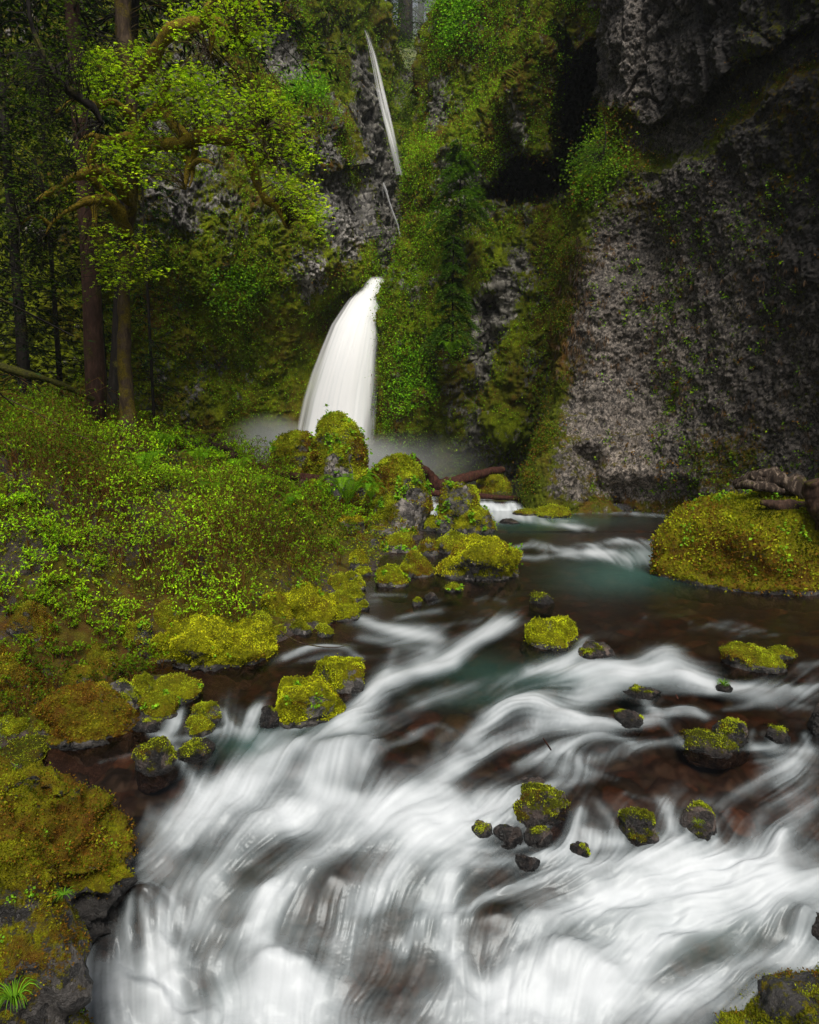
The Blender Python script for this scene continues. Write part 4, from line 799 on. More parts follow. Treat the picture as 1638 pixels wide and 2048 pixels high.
B(256,322,1346,1398,'green mossy stone behind the grey faced boulder', moss=.95, brown=.3)
B(300,404,1353,1404,'wide mossy boulder at the edge of the dark side pool', moss=.85, brown=.5, p=2.3, leafy=50)
B(278,356,1387,1440,'rounded mossy stone below the wide one, touching the small cascade', moss=.9, brown=.4, leafy=30)
B(538,684,1360,1452,'bright yellow green boulder on dark rock in the centre left of the stream', moss=.9, brown=.2, p=2.3, ang=3, leafy=60, tcol=(.34,.35,.01))
B(627,734,1317,1384,'wedge shaped boulder with a glowing moss top and black side', moss=.72, brown=.1, p=2.8, ang=4, flat=.2, tcol=(.34,.36,.01))
dark(516,566,1404,1456,'black wet stone at the left foot of the bright yellow green boulder', moss=.2, light=.3)
B(376,440,1404,1452,'dark stone with mossy top between the two tiny left cascades', moss=.62, brown=.3, light=.3)
B(368,428,1434,1474,'olive mossy wedge in the water in front of the dark mossy stone', moss=.85, brown=.3, ang=3)
dark(267,362,1470,1548,'wet grey block with a diagonal patch of moss in the left channel', moss=.50, light=.6, ang=5, p=3)
dark(264,332,1424,1464,'bare fractured grey stone below the rounded mossy one', moss=.05, light=.9, ang=8)
dark(346,432,1476,1522,'smooth black rock under the small left cascade', moss=.2, light=.3, ang=3)
dark(-20,110,1478,1540,'flat dark rock with mossy top at the left edge of the side pool', moss=.5, light=.5, ang=3, p=3)
B(-30,72,1400,1446,'upper of two flat mossy slabs at the left edge', moss=.9, brown=.4, p=2.3)
B(-20,68,1432,1484,'lower of two flat mossy slabs at the left edge', moss=.9, brown=.3, p=2.3)
B(-30,48,1540,1606,'green cushioned stone just above the huge lumpy boulder', moss=.95, brown=.2)
B(66,110,1430,1476,'little round mossy stone left of the rust brown boulder', moss=.85, brown=.5)
B(312,540,1243,1336,'broad lumpy yellow moss mound on the gravel beside the dark pool', moss=1, brown=.1, p=2.3, rough=1.7, tuft=1.5, leafy=20, tcol=(.33,.33,.01))
B(238,308,1238,1312,'mossy boulder left of the broad yellow mound, under the twigs', moss=.95, brown=.4, g=True, leafy=30)
B(364,432,1198,1248,'bright moss boulder peeping out of the twigs above the broad yellow mound', moss=1, brown=.2, g=True)
B(306,372,1204,1262,'olive boulder hidden in twigs left of the peeping bright one', moss=.9, brown=.6, g=True)
B(518,592,1186,1242,'left half of the double moss mound at the foot of the bank', moss=1, brown=.35, g=True, tcol=(.30,.30,.01))
B(570,674,1172,1242,'big round yellow moss mound at the foot of the bank', moss=1, brown=.25, g=True, leafy=30, rough=1.4, tcol=(.33,.33,.01))
B(662,722,1209,1242,'block shaped mossy stone at the very tip of the bank', moss=.95, brown=.15, p=3, ang=3, tcol=(.30,.33,.01))
B(656,712,1180,1222,'slanting mossy stone right of the big round moss mound', moss=.95, brown=.35, g=True, lean=-.2)
B(680,727,1164,1204,'upper slanting mossy stone behind the block shaped one', moss=.95, brown=.35, lean=-.2)
B(652,698,1148,1182,'egg shaped orange green mossy stone on the bank edge', moss=.95, brown=.5, g=True)
B(688,724,1143,1164,'small green mossy stone right of the egg shaped one', moss=.95, brown=.3)
B(712,744,1133,1152,'small yellow moss stone at the near edge of the gravel patch', moss=1, brown=.3)
B(696,732,1154,1180,'flattish mossy stone half under water by the bank', moss=.85, brown=.5)
B(700,722,1112,1140,'reddish brown stone leaning left of the gravel patch', moss=.6, brown=.8)
B(498,548,1222,1282,'mossy stone at the left end of the dark shoreline gap', moss=.95, brown=.4, g=True)
B(536,574,1252,1278,'small olive moss stone on the dark shoreline', moss=.9, brown=.3)
B(578,622,1240,1270,'wedge of moss lying beside the still water', moss=.95, brown=.2, ang=2)
B(634,666,1247,1274,'tiny pointed mossy stone standing free in the still water', moss=.95, brown=.1, ang=3)
B(622,644,1240,1254,'tiny submerged green stone behind the pointed one', moss=.9, brown=.3)
B(716,738,1201,1220,'little green stone at the head of the white rapids', moss=1, brown=.1)
B(824,844,1196,1212,'tiny green tuft covered stone in the centre rapids', moss=1, brown=0)
dark(846,876,1182,1200,'tiny pale brown stone behind the tiny green one', moss=.3, light=1)
dark(1150,1230,1284,1320,'smooth reddish stone just under the surface right of the yellow capped rock', moss=0, light=.9, ang=0, p=2.2)
dark(680,760,1392,1420,'smooth brown stone showing through fast water', moss=0, light=.9, ang=0, p=2.2) if 0 else None
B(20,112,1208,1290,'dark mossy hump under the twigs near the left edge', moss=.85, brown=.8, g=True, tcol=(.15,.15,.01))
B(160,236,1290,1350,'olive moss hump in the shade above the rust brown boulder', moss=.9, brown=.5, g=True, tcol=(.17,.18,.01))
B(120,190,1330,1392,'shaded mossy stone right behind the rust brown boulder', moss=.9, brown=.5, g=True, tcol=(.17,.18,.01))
dark(340,430,868,915,'dark angular wet boulder on the bank crest right of the trunks', moss=.2, light=.8, Y=21, ang=7, p=3)
dark(360,400,862,892,'flat slab lying on the dark angular boulder of the bank crest', moss=.1, light=.6, Y=22, ang=6, p=3)
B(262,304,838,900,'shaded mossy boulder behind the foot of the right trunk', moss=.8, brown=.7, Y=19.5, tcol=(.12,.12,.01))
# ================================================================ plants on cliffs, bank, ferns
def cliff_leaves(key, region_w, n, label, colr, Lr, cl=10, spread=.22, hang=0.0, seed=1, browns=.15, bcol=(.17,.085,.012)):
    rng = np.random.default_rng(seed); c = CL[key]; P, N, col = c['P'].reshape(-1, 3), c['N'].reshape(-1, 3), c['col'].reshape(-1, 3); px, py = c['px'].ravel(), c['py'].ravel()
    w = region_w(px, py, col, P) * (px > -80) * (px < 1720) * (py > -60); w = np.clip(w, 0, None) * 1.0; w[~np.isfinite(w)] = 0; w = w / w.sum()
    nc = n // cl; ci = rng.choice(len(P), nc, p=w); idx = np.repeat(ci, cl); m = len(idx); dist = P[idx, 1]
    off = rng.normal(0, 1, (m, 3)) * spread * np.repeat(rng.uniform(.4, 1.5, nc), cl)[:, None]; Nn = N[idx]; off = off - Nn * np.clip((off * Nn).sum(1), -99, 0)[:, None]
    Q = P[idx] + off + Nn * .05; D = unit(rdir(m, rng) + Nn * .3 + np.array([0, 0, -hang])); up_ = unit(np.array([0, -.5, 1.]) + rdir(m, rng) * .7)
    L = dist / F * rng.uniform(*Lr, m); V, Fq = leafquads(Q, D, up_, L, L * (.75 if hang < 1 else .10), .15)
    cc = colvar(m, colr, .32, .16, rng, 1) * np.repeat(np.exp(rng.normal(0, .25, nc)), cl)[:, None]; b = np.repeat(rng.random(nc) < browns, cl); cc[b] = colvar(int(b.sum()), bcol, .3, .1, rng, 1)
    o = link('cliff_plants', V, Fq, m_leaf, smooth=False, col=np.repeat(cc, 4, 0)); tag(o, label, kind='stuff'); return o
KR, KM, KL, KB = [k for k in CL if k.startswith(('right_cliff', 'middle_cliff', 'left_cliff', 'back_cliff'))]
cliff_leaves(KR, lambda px, py, c, P: np.clip(c[:, 0] - .42, 0, 1) ** 1.2 * (fbm(P * .9, 3, 301) > -.1) , 40000, 'small green plants clinging to the right cliff', (.09,.14,.006), (1.8, 4), 12, .16, seed=1, browns=.35)
cliff_leaves(KR, lambda px, py, c, P: (py > 330) * (py < 1000) * ((fbm(P * .7, 3, 303) > .1) * 1. + .25) * (px > 1180) * (px < 1700), 5200, 'scattered tiny green tufts on the right cliff', (.14,.25,.008), (3, 6), 8, .08, seed=2, browns=.2)
cliff_leaves(KR, lambda px, py, c, P: np.exp(-((px - 1165) / 45.) ** 2) * (py > 480) * (py < 760) + .12 * (px > 1180) * (px < 1640) * (py > 470) * (py < 950), 4200, 'dry straw coloured grass hanging from the right cliff', (.13,.085,.055), (7, 15), 12, .05, hang=2.5, seed=3, browns=.0)
cliff_leaves(KR, lambda px, py, c, P: inpoly(px, py, [(1165,270),(1240,250),(1260,330),(1200,400),(1130,400),(1150,330)], 10) * 1., 6000, 'bushy green shrubs on the edge of the right cliff', (.12,.21,.008), (3, 7), 20, .32, seed=4)
cliff_leaves(KM, lambda px, py, c, P: np.clip(c[:, 0] - .36, 0, .4) * (fbm(P * .6, 3, 305) > -.6), 110000, 'leafy moss and ferns covering the middle cliff', (.185,.34,.006), (1.6, 3.8), 14, .25, seed=5, browns=.2)
cliff_leaves(KM, lambda px, py, c, P: inpoly(px, py, [(800,690),(860,690),(850,830),(790,830)], 14) + inpoly(px, py, [(880,680),(920,680),(910,710),(880,710)], 5) * 3 + inpoly(px, py, [(895,10),(960,0),(960,110),(890,100)], 10), 7000, 'bright green shrubs low on the middle cliff', (.16,.34,.008), (3, 6), 22, .3, seed=6, browns=0)
cliff_leaves(KL, lambda px, py, c, P: np.clip(c[:, 0] - .36, 0, .4) * (fbm(P * .6, 3, 306) > -.6) * (px > 150), 95000, 'leafy moss and small plants covering the left cliff', (.185,.33,.006), (1.6, 3.8), 14, .25, seed=7, browns=.22)
cliff_leaves(KL, lambda px, py, c, P: inpoly(px, py, [(420,540),(520,540),(500,610),(430,600)], 20) + inpoly(px, py, [(580,165),(650,175),(630,210),(570,200)], 8) * 1.5, 6500, 'bright bushes growing on ledges of the left cliff', (.15,.30,.008), (3, 6.5), 22, .35, seed=8, browns=0)
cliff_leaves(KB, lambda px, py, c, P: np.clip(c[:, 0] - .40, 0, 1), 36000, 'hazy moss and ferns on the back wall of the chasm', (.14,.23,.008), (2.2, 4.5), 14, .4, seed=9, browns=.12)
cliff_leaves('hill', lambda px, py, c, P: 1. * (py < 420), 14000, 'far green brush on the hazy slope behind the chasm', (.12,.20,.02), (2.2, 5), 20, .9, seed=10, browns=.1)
# ---- undergrowth thicket ------------------------------------------------------------------------------
rng = np.random.default_rng(77)
def bank_points(n, dmin, dmax, ylo, yhi, pw=1.6):
    u = rng.random(n); e = 1 - pw; Y = (ylo ** e + u * (yhi ** e - ylo ** e)) ** (1 / e); xw = np.interp(Y, _w[:, 1], _w[:, 0]); d = dmin + (dmax - dmin) * rng.random(n) ** .8; X = xw - d
    return np.stack([X, Y, bank(X, Y)], -1), d
NP_ = 5200; Pb, db_ = bank_points(NP_, .35, 9.5, 6.2, 24)
vis = (Pb[:, 0] / Pb[:, 1] > -.66) & ~((Pb[:, 1] < 8.3) & (db_ < .9)) & (fbm(Pb * .9, 2, 401) > -.55) & (db_ > np.interp(Pb[:, 1], [6, 9, 13, 16, 24], [.9, .6, .8, 1.2, .9])); Pb, db_ = Pb[vis], db_[vis]
hgt = (.30 + .55 * rng.random(len(Pb))) * np.clip(.45 + db_ * .25, 0, 1.25) * np.clip(.85 + .9 * fbm(Pb * .45, 3, 409), .35, 1.6) * (1 - .55 * sstep(15, 20, Pb[:, 1]) * sstep(5.5, 3.5, db_)); nT = 6; base_ = np.repeat(Pb, nT, 0); H = np.repeat(hgt, nT) * rng.uniform(.6, 1.2, len(base_)); K = 7; t = np.linspace(0, 1, K)
th = rng.uniform(0, 6.28, len(base_)); out_ = np.stack([np.cos(th), np.sin(th), 0 * th], -1) * (H * rng.uniform(.3, 1.0, len(H)))[:, None]
paths = base_[:, None] + out_[:, None] * (t ** 1.3)[None, :, None] + np.array([0, 0, 1.]) * (H[:, None] * (np.sin(t * 2.0)[None] * 1.0))[..., None] + rng.normal(0, .03, (len(base_), K, 3)) * t[None, :, None]
sc_r = base_[:, 1] / F * .45; Vt, Ft = twigs(paths, np.maximum(.004, sc_r), np.maximum(.0015, sc_r * .5))
tc_ = np.repeat(colvar(len(base_), (.15,.075,.02), .35, .1, rng, 1), K * 3, 0)
tw = link('undergrowth_twigs', Vt, Ft, m_leaf, col=tc_, smooth=True); tag(tw, 'tangle of brown arching twigs on the left bank', kind='stuff')
nl = 7; li = np.repeat(np.arange(len(base_)), nl); tt = rng.uniform(.30, 1, len(li)) ** .7 * (K - 1); i0 = np.minimum(tt.astype(int), K - 2); fr_ = (tt - i0)[:, None]; Q = paths[li, i0] * (1 - fr_) + paths[li, i0 + 1] * fr_
D = unit(rdir(len(li), rng) + np.array([0, 0, .35])); Lf = (.013 + Q[:, 1] / F * 2.0) * rng.uniform(.8, 1.8, len(li)); V, Fq = leafquads(Q, D, unit(np.array([0, -.4, 1.]) + rdir(len(li), rng) * .6), Lf * 1.25, Lf * .6, .15)
cn = fbm(Q * .5, 3, 405)[:, None]; bcl = colvar(len(li), (.20,.36,.006), .35, .14, rng, 1) * np.clip(.85 + 1.2 * cn, .25, 2.0)
dk = sstep(-.28, -.62, Q[:, 0] / Q[:, 1])[:, None] * 0
lf = link('undergrowth_leaves', V, Fq, m_leaf, smooth=False, col=np.repeat(bcl, 4, 0)); tag(lf, 'small fresh yellow green leaves of the thicket on the left bank', kind='stuff')
# low bright herbs on the crest and moss mat
Ph, dh = bank_points(34000, .25, 8, 7, 24, 1.8); okh = (Ph[:, 0] / Ph[:, 1] > -.66) & (fbm(Ph * .8, 3, 407) > .05 - .5 * (Ph[:, 1] > 12)); Ph = Ph[okh]; m_ = len(Ph); rep = 3; Q = np.repeat(Ph, rep, 0) + rng.normal(0, .05, (m_ * rep, 3)) + np.array([0, 0, .08]) * rng.random((m_ * rep, 1)) * 3
L = Q[:, 1] / F * rng.uniform(2.5, 6, len(Q)); V, Fq = leafquads(Q, unit(rdir(len(Q), rng) + np.array([0, 0, .2])), unit(np.array([0, -.3, 1.]) + rdir(len(Q), rng) * .5), L, L * .7, .15)
tag(link('ground_cover', V, Fq, m_leaf, smooth=False, col=colvar(len(Q), (.14,.17,.008), .45, .25, rng)), 'low moss and herbs covering the soil of the left bank', kind='stuff')
# ---- ferns ---------------------------------------------------------------------------------------------
def fern(c, s, nf, label, seed=0, group=None):
    r = np.random.default_rng(seed); o = empty('fern', c, label, 'fern', group)
    for k in range(nf):
        a = k / nf * 6.28 + r.uniform(-.3, .3); L = s * r.uniform(.75, 1.1); K = 16; t = np.linspace(0, 1, K); dr = np.array([math.cos(a), math.sin(a), 0])
        path = np.array(c) + dr * (L * t * .85)[:, None] + np.array([0, 0, 1.]) * (L * (.75 * np.sin(t * 2.4)))[:, None]
        Vt, Ft = twigs(path[None], [s * .008], [s * .003]); T = unit(np.gradient(path, axis=0)); sd = unit(np.cross(T, [0, 0, 1.])); n_ = 34; tt = np.linspace(.12, .99, n_) * (K - 1); i = np.minimum(tt.astype(int), K - 2); f = (tt - i)[:, None]
        P = path[i] * (1 - f) + path[i + 1] * f; w = s * .19 * np.sin(np.linspace(.25, 1, n_) * 3.0) ** .8 + .01; VV, FF = [], []
        for sg in (1, -1):
            D = unit(sd[i] * sg + T[i] * .35 + np.array([0, 0, -.12])); v, q = leafquads(P, D, np.cross(sd[i], T[i]) * 1., w, w * .0 + s * .022, .1); VV.append(v); FF.append(q)
        Vl, Fl = merge(list(zip(VV, FF))); V2, F2 = merge([(Vt, Ft), (Vl, Fl)]); col = colvar(1, (.14,.29,.008), .2, .1, r, len(V2)); link('frond', V2, F2, m_leaf, parent=o, smooth=False, col=col, loc=c)
    return o
fern(at_Y(695, 1010, 18.3), 1.05, 11, 'large arching fern between the lichen boulder and the big rounded boulder', 1)
fern(at_Y(742, 1000, 18.2), .6, 8, 'smaller fern right of the large one, against the cracked boulder', 2)
fern(at_Y(655, 1000, 18.4), .55, 8, 'low fern left of the large arching fern', 3)
fern(at_Y(902, 712, 30.6), .9, 10, 'bright fern sprouting low on the middle cliff', 4)
for i, (fx, fy, fs) in enumerate([(330,905,.55),(400,940,.6),(480,950,.55),(290,960,.6),(520,985,.5),(420,1010,.55),(580,1020,.5)]):
    _g = ground_hit(fx, fy + 25, 9, 23); fern(_g + np.array([0, 0, .35]), fs, 8, 'one of the bright green ferns rising from the thicket on the bank crest', 20 + i, 'ferns in the thicket on the bank crest')
# grass tufts
def tuft(c, s, n, label, colr=(.14,.30,.015), seed=0, cat='grass tuft', droop=.6):
    r = np.random.default_rng(seed); a = r.uniform(0, 6.28, n); K = 6; t = np.linspace(0, 1, K); L = s * r.uniform(.6, 1.1, n); D = np.stack([np.cos(a), np.sin(a), 0 * a], -1)
    paths = np.array(c) + D[:, None] * (L[:, None] * t[None] * .7)[..., None] + np.array([0, 0, 1.]) * (L[:, None] * (np.sin(t * 2.6)[None] * droop))[..., None]
    V, Fq = twigs(paths, np.full(n, s * .03), np.full(n, s * .006)); o = link('grass_tuft', V, Fq, m_leaf, col=colvar(n, colr, .25, .1, r, K * 3), loc=c, smooth=True); tag(o, label, cat); return o
tuft(at_z(1446, 1376, zw(1446, 1376)) + np.array([0, 0, .02]), .14, 60, 'small bright green grass tuft standing in the right rapids', seed=1)
dark(1428, 1466, 1366, 1384, 'tiny wet stone carrying the bright grass tuft', moss=.2, light=.4)
tuft(at_Y(30, 2010, 3.25), .18, 50, 'grass tuft hanging on the dark rock in the bottom left corner', seed=2)
tuft(at_Y(128, 1790, 4.0), .12, 30, 'narrow grass blades on the edge of the lower left rock face', seed=3, droop=.2)
tuft(at_z(1396, 1650, -.82), .09, 30, 'tiny yellow green tuft on the glassy wet rock', (.25,.32,.02), seed=4)
# ---- logs ----------------------------------------------------------------------------------------------
m_dlimb = barkmat('log_mossy', (.02,.014,.01), (.04,.03,.02), moss=(.07,.07,.006), mossamt=.9, sc=6); m_log = barkmat('log_red', (.04,.014,.009), (.12,.045,.028), mossamt=.02, sc=8); m_root = barkmat('log_grey', (.03,.02,.014), (.26,.20,.15), mossamt=.1, sc=7); m_logd = barkmat('log_dark', (.04,.022,.015), (.12,.07,.045), mossamt=.25, sc=6)
def log(pts, rad, mat, label, name='fallen_log', branches=(), sides=14, nse=.25, seed=0, cat='log'):
    P = np.array([at_Y(*p) for p in pts]); Pc = catmull(P, 48); rr = catmull(np.array(rad, float)[:, None], 48)[:, 0]; V, T = tube(Pc, rr, sides, nse, seed, 5); loc = Pc.mean(0)
    o = link(name, V, T, mat, loc=loc); tag(o, label, cat)
    for bp, br in branches:
        P = catmull(np.array([at_Y(*p) for p in bp]), 24); V, T = tube(P, catmull(np.array(br, float)[:, None], 24)[:, 0], 10, nse, seed + 3, 6); link('branch', V, T, mat, parent=o, loc=loc)
    return o
log([(1008,938,27.5),(960,948,26.8),(915,962,26.2),(880,972,26),(866,966,26)], [.13,.17,.22,.28,.26], m_log, 'dark red forked driftwood log lying left of the pointed mossy boulder', branches=[([(872,970,26),(856,948,25.8),(838,930,25.5),(822,908,25.2)], [.24,.2,.15,.09]),([(836,930,25.5),(829,934,25.2),(818,930,25)], [.1,.08,.05])])
log([(800,980,23.6),(850,985,23.8),(960,992,24),(1080,1001,24.2)], [.12,.12,.10,.07], m_log, 'thin straight red log bridging the far cascade')
log([(560,948,21.2),(610,955,21.0),(668,962,20.8)], [.14,.13,.13], m_log, 'grey brown log wedged left of the white lichen boulder', branches=[([(600,956,20.9),(640,968,20.7),(668,972,20.6)], [.09,.09,.08])])
log([(498,922,22.5),(525,938,22.3),(560,958,22)], [.12,.11,.1], m_log, 'broken red log end sticking out of the green bank crest')
log([(600,968,20.2),(618,975,20.1),(640,985,20)], [.16,.17,.13], m_logd, 'short dark stump end under the grey brown log', cat='stump', name='stump')
log([(1466,968,14.2),(1500,958,14.0),(1550,958,13.8),(1600,978,13.6),(1700,1010,13.4)], [.05,.13,.19,.20,.2], m_root, 'weathered twisted dead root resting on the huge domed boulder', name='driftwood', nse=.5, seed=4, cat='driftwood', branches=[([(1500,955,13.9),(1540,948,13.9),(1600,975,14)], [.08,.1,.1]),([(1470,975,14),(1510,970,13.7),(1570,985,13.5)], [.06,.09,.07])])
log([(1520,1005,13.3),(1560,1012,13.2),(1610,1022,13.1),(1700,1040,13)], [.05,.13,.17,.15], m_logd, 'dark broken limb below the weathered twisted root', name='driftwood', cat='driftwood', seed=6)
log([(1628,960,12.6),(1640,1010,12.6),(1660,1050,12.6)], [.2,.25,.25], m_logd, 'mossy stub at the right frame edge beside the root', name='stump', cat='stump')
log([(430,868,20.6),(420,885,20.6),(450,900,20.6),(475,915,20.6)], [.06,.12,.16,.14], m_logd, 'gnarled mossy root stump on the crest of the bank', name='stump', cat='stump', nse=.6)
log([(1102,1500,6.55),(1094,1488,6.5),(1086,1476,6.45)], [.008,.008,.005], m_log, 'thin red twig poking out of the white rapids', name='twig', cat='twig')
log([(1352,1390,7.6),(1356,1398,7.55)], [.012,.01], m_log, 'tiny orange dead leaf stem caught in the foam', name='twig', cat='twig')
# arching bare vine over the still water
for pts, lb in (([(560,1262,9.3),(600,1285,8.9),(660,1295,8.7),(700,1290,8.7)],'thin brown bramble arching over the still water from the moss'),([(0,790,13),(80,830,12.6),(180,880,12.4),(300,900,12.2)],'thin bare stem sloping through the upper thicket')):
    log(pts, [.012,.009,.007,.004], m_logd, lb, name='bramble_stem', cat='bramble')
log([(-40,715,16),(40,745,16),(110,765,16.3),(190,800,17)], [.10,.09,.07,.05], m_dlimb, 'mossy fallen limb leaning above the bank at the left edge', name='fallen_limb', cat='limb')
# ================================================================ trees
m_bark = barkmat('bark_brown', (.055,.035,.025), (.13,.085,.06), mossamt=.30, sc=5); m_mbark = barkmat('bark_mossy', (.05,.032,.02), (.11,.075,.045), moss=(.15,.11,.008), mossamt=.50, sc=6); m_dbark = barkmat('bark_dark', (.014,.011,.009), (.032,.026,.02), mossamt=.15, sc=5)
def trunk(o, pts, rad, mat, name='trunk', sides=18, nse=.12, seed=0, n=60, loc=None):
    P = catmull(np.array([at_Y(*p) for p in pts]), n); V, T = tube(P, catmull(np.array(rad, float)[:, None], n)[:, 0], sides, nse, seed, 3.0); link(name, V, T, mat, parent=o, loc=loc); return P
def conifer(base, top_z, r0, crown, nb, label, seed=0, tmat=None, colr=(.028,.055,.012), Lb=2.6, lean=(0, 0), pxl=3.2, group=None, dens_=1.0, hb=.5):
    """crown = (z_lo, z_hi) ; nb boughs"""
    r = np.random.default_rng(seed); o = empty('conifer', base, label, 'tree', group); H = top_z - base[2]; t = np.linspace(0, 1, 20); P = np.array(base) + np.stack([lean[0] * t, lean[1] * t, H * t], -1) + np.stack([.05 * np.sin(t * 9), 0 * t, 0 * t], -1) * r0 * 4
    V, T = tube(P, r0 * (1.25 - t * .95) * (1 + .35 * np.exp(-t * 40)), 14, .10, seed, 2.5); link('trunk', V, T, tmat or m_dbark, parent=o, loc=base)
    z = crown[0] + (crown[1] - crown[0]) * np.linspace(0, 1, nb) + r.normal(0, .22, nb); tz = np.clip((z - base[2]) / H, 0, 1); bp = np.array(base) + np.stack([lean[0] * tz, lean[1] * tz, z - base[2]], -1)
    a = r.uniform(0, 6.28, nb); L = Lb * (1.08 - .85 * np.clip((z - crown[0]) / (top_z - crown[0] + .01), 0, 1)) * r.uniform(.6, 1.15, nb); K = 9; tt = np.linspace(0, 1, K); D = np.stack([np.cos(a), np.sin(a), 0 * a], -1)
    bo = bp[:, None] + D[:, None] * (L[:, None] * tt)[..., None] + np.array([0, 0, 1.]) * (L[:, None] * (.12 * tt - hb * tt ** 2)[None])[..., None] + r.normal(0, .03, (nb, K, 3)) * tt[None, :, None] * L[:, None, None]
    Vt, Ft = twigs(bo, L * .006 + .006, L * .002 + .002)
    tag(link('branches', Vt, Ft, m_dbark, parent=o, loc=base), kind='stuff')
    ns = int(46 * dens_); bi = np.repeat(np.arange(nb), ns); u = r.uniform(.12, 1, len(bi)) ** .8 * (K - 1); i = np.minimum(u.astype(int), K - 2); f = (u - i)[:, None]; Q = bo[bi, i] * (1 - f) + bo[bi, i + 1] * f
    side = np.cross(D[bi], [0, 0, 1.]) * r.choice([-1, 1], len(bi))[:, None]; d2 = unit(side + D[bi] * .7 + np.array([0, 0, -.35]) + rdir(len(bi), r) * .35); off = r.uniform(0, 1, len(bi))[:, None] * (L[bi, None] * .22)
    Q = Q + d2 * off; dist = base[1]; Ls = dist / F * r.uniform(.7, 1.5, len(bi)) * pxl * 2; V, Fq = leafquads(Q, unit(d2 + rdir(len(bi), r) * .4), unit(np.array([0, 0, 1.]) + rdir(len(bi), r) * .5), Ls, Ls * .34, .1)
    link('foliage', V, Fq, m_leaf, parent=o, smooth=False, col=colvar(len(bi), colr, .30, .15, r), loc=base)['kind'] = 'stuff'; return o
# dark conifers on the left
def g_at(px, Y): X = (px - CX) / F * Y / 1.0; return np.array([X, Y, float(bank(np.array(X), np.array(Y))) - .3])
CON = [(-40,19,17,.30,(1.2,15),110,'dark conifer at the extreme left edge behind the thicket'),(60,24,20,.30,(1.5,18),130,'dark conifer second from the left edge, mostly foliage'),(130,27,20,.16,(1.4,18),130,'shaded conifer behind the reddish straight trunk'),
       (312,29,20,.24,(2.5,19),90,'slim conifer whose dark boughs hang right of the mossy maple trunk'),(-150,17,16,.3,(2.5,15),70,'dark conifer outside the left edge with boughs reaching in'),(215,30,22,.26,(10,20),60,'conifer high behind the maple leaves')]
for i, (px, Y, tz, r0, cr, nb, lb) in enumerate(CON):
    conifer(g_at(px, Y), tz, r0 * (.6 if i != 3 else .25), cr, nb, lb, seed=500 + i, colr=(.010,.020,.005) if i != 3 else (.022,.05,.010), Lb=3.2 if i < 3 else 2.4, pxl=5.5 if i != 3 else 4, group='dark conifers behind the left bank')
for i, (X, Y, tz, r0, nb, lb) in enumerate([(-8.5,7.5,16,.3,60,'dense unseen conifer added beyond the left frame edge to shade the thicket'),(-7.5,2.5,15,.3,60,'tall unseen conifer added for shade beyond the left frame edge level with the viewer'),(-12,13,18,.3,70,'big unseen conifer added for shade beyond the left frame edge farther up the bank')]):  # out of view trees, added to cast shade over the left side
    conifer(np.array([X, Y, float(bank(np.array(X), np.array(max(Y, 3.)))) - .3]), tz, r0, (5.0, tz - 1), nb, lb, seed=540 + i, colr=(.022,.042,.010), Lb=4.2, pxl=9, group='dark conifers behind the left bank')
# reddish straight trunk and tall trunks at the top; unseen crowns added for shade
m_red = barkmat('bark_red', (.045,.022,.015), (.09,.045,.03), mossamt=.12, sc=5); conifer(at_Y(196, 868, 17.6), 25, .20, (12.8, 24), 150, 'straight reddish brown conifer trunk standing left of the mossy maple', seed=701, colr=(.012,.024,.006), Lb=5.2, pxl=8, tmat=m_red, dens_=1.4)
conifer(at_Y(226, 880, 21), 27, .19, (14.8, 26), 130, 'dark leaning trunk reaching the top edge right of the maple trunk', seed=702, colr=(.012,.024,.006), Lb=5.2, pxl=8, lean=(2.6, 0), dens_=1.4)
if 0: o = empty('conifer', at_Y(160, 850, 23), 'dark trunk at the top left behind the leaning branch', 'tree'); trunk(o, [(166,880,23),(164,700,23),(160,300,23.4),(158,60,23.6),(157,-200,24)], [.26,.24,.22,.2,.15], m_dbark, loc=list(o.location))
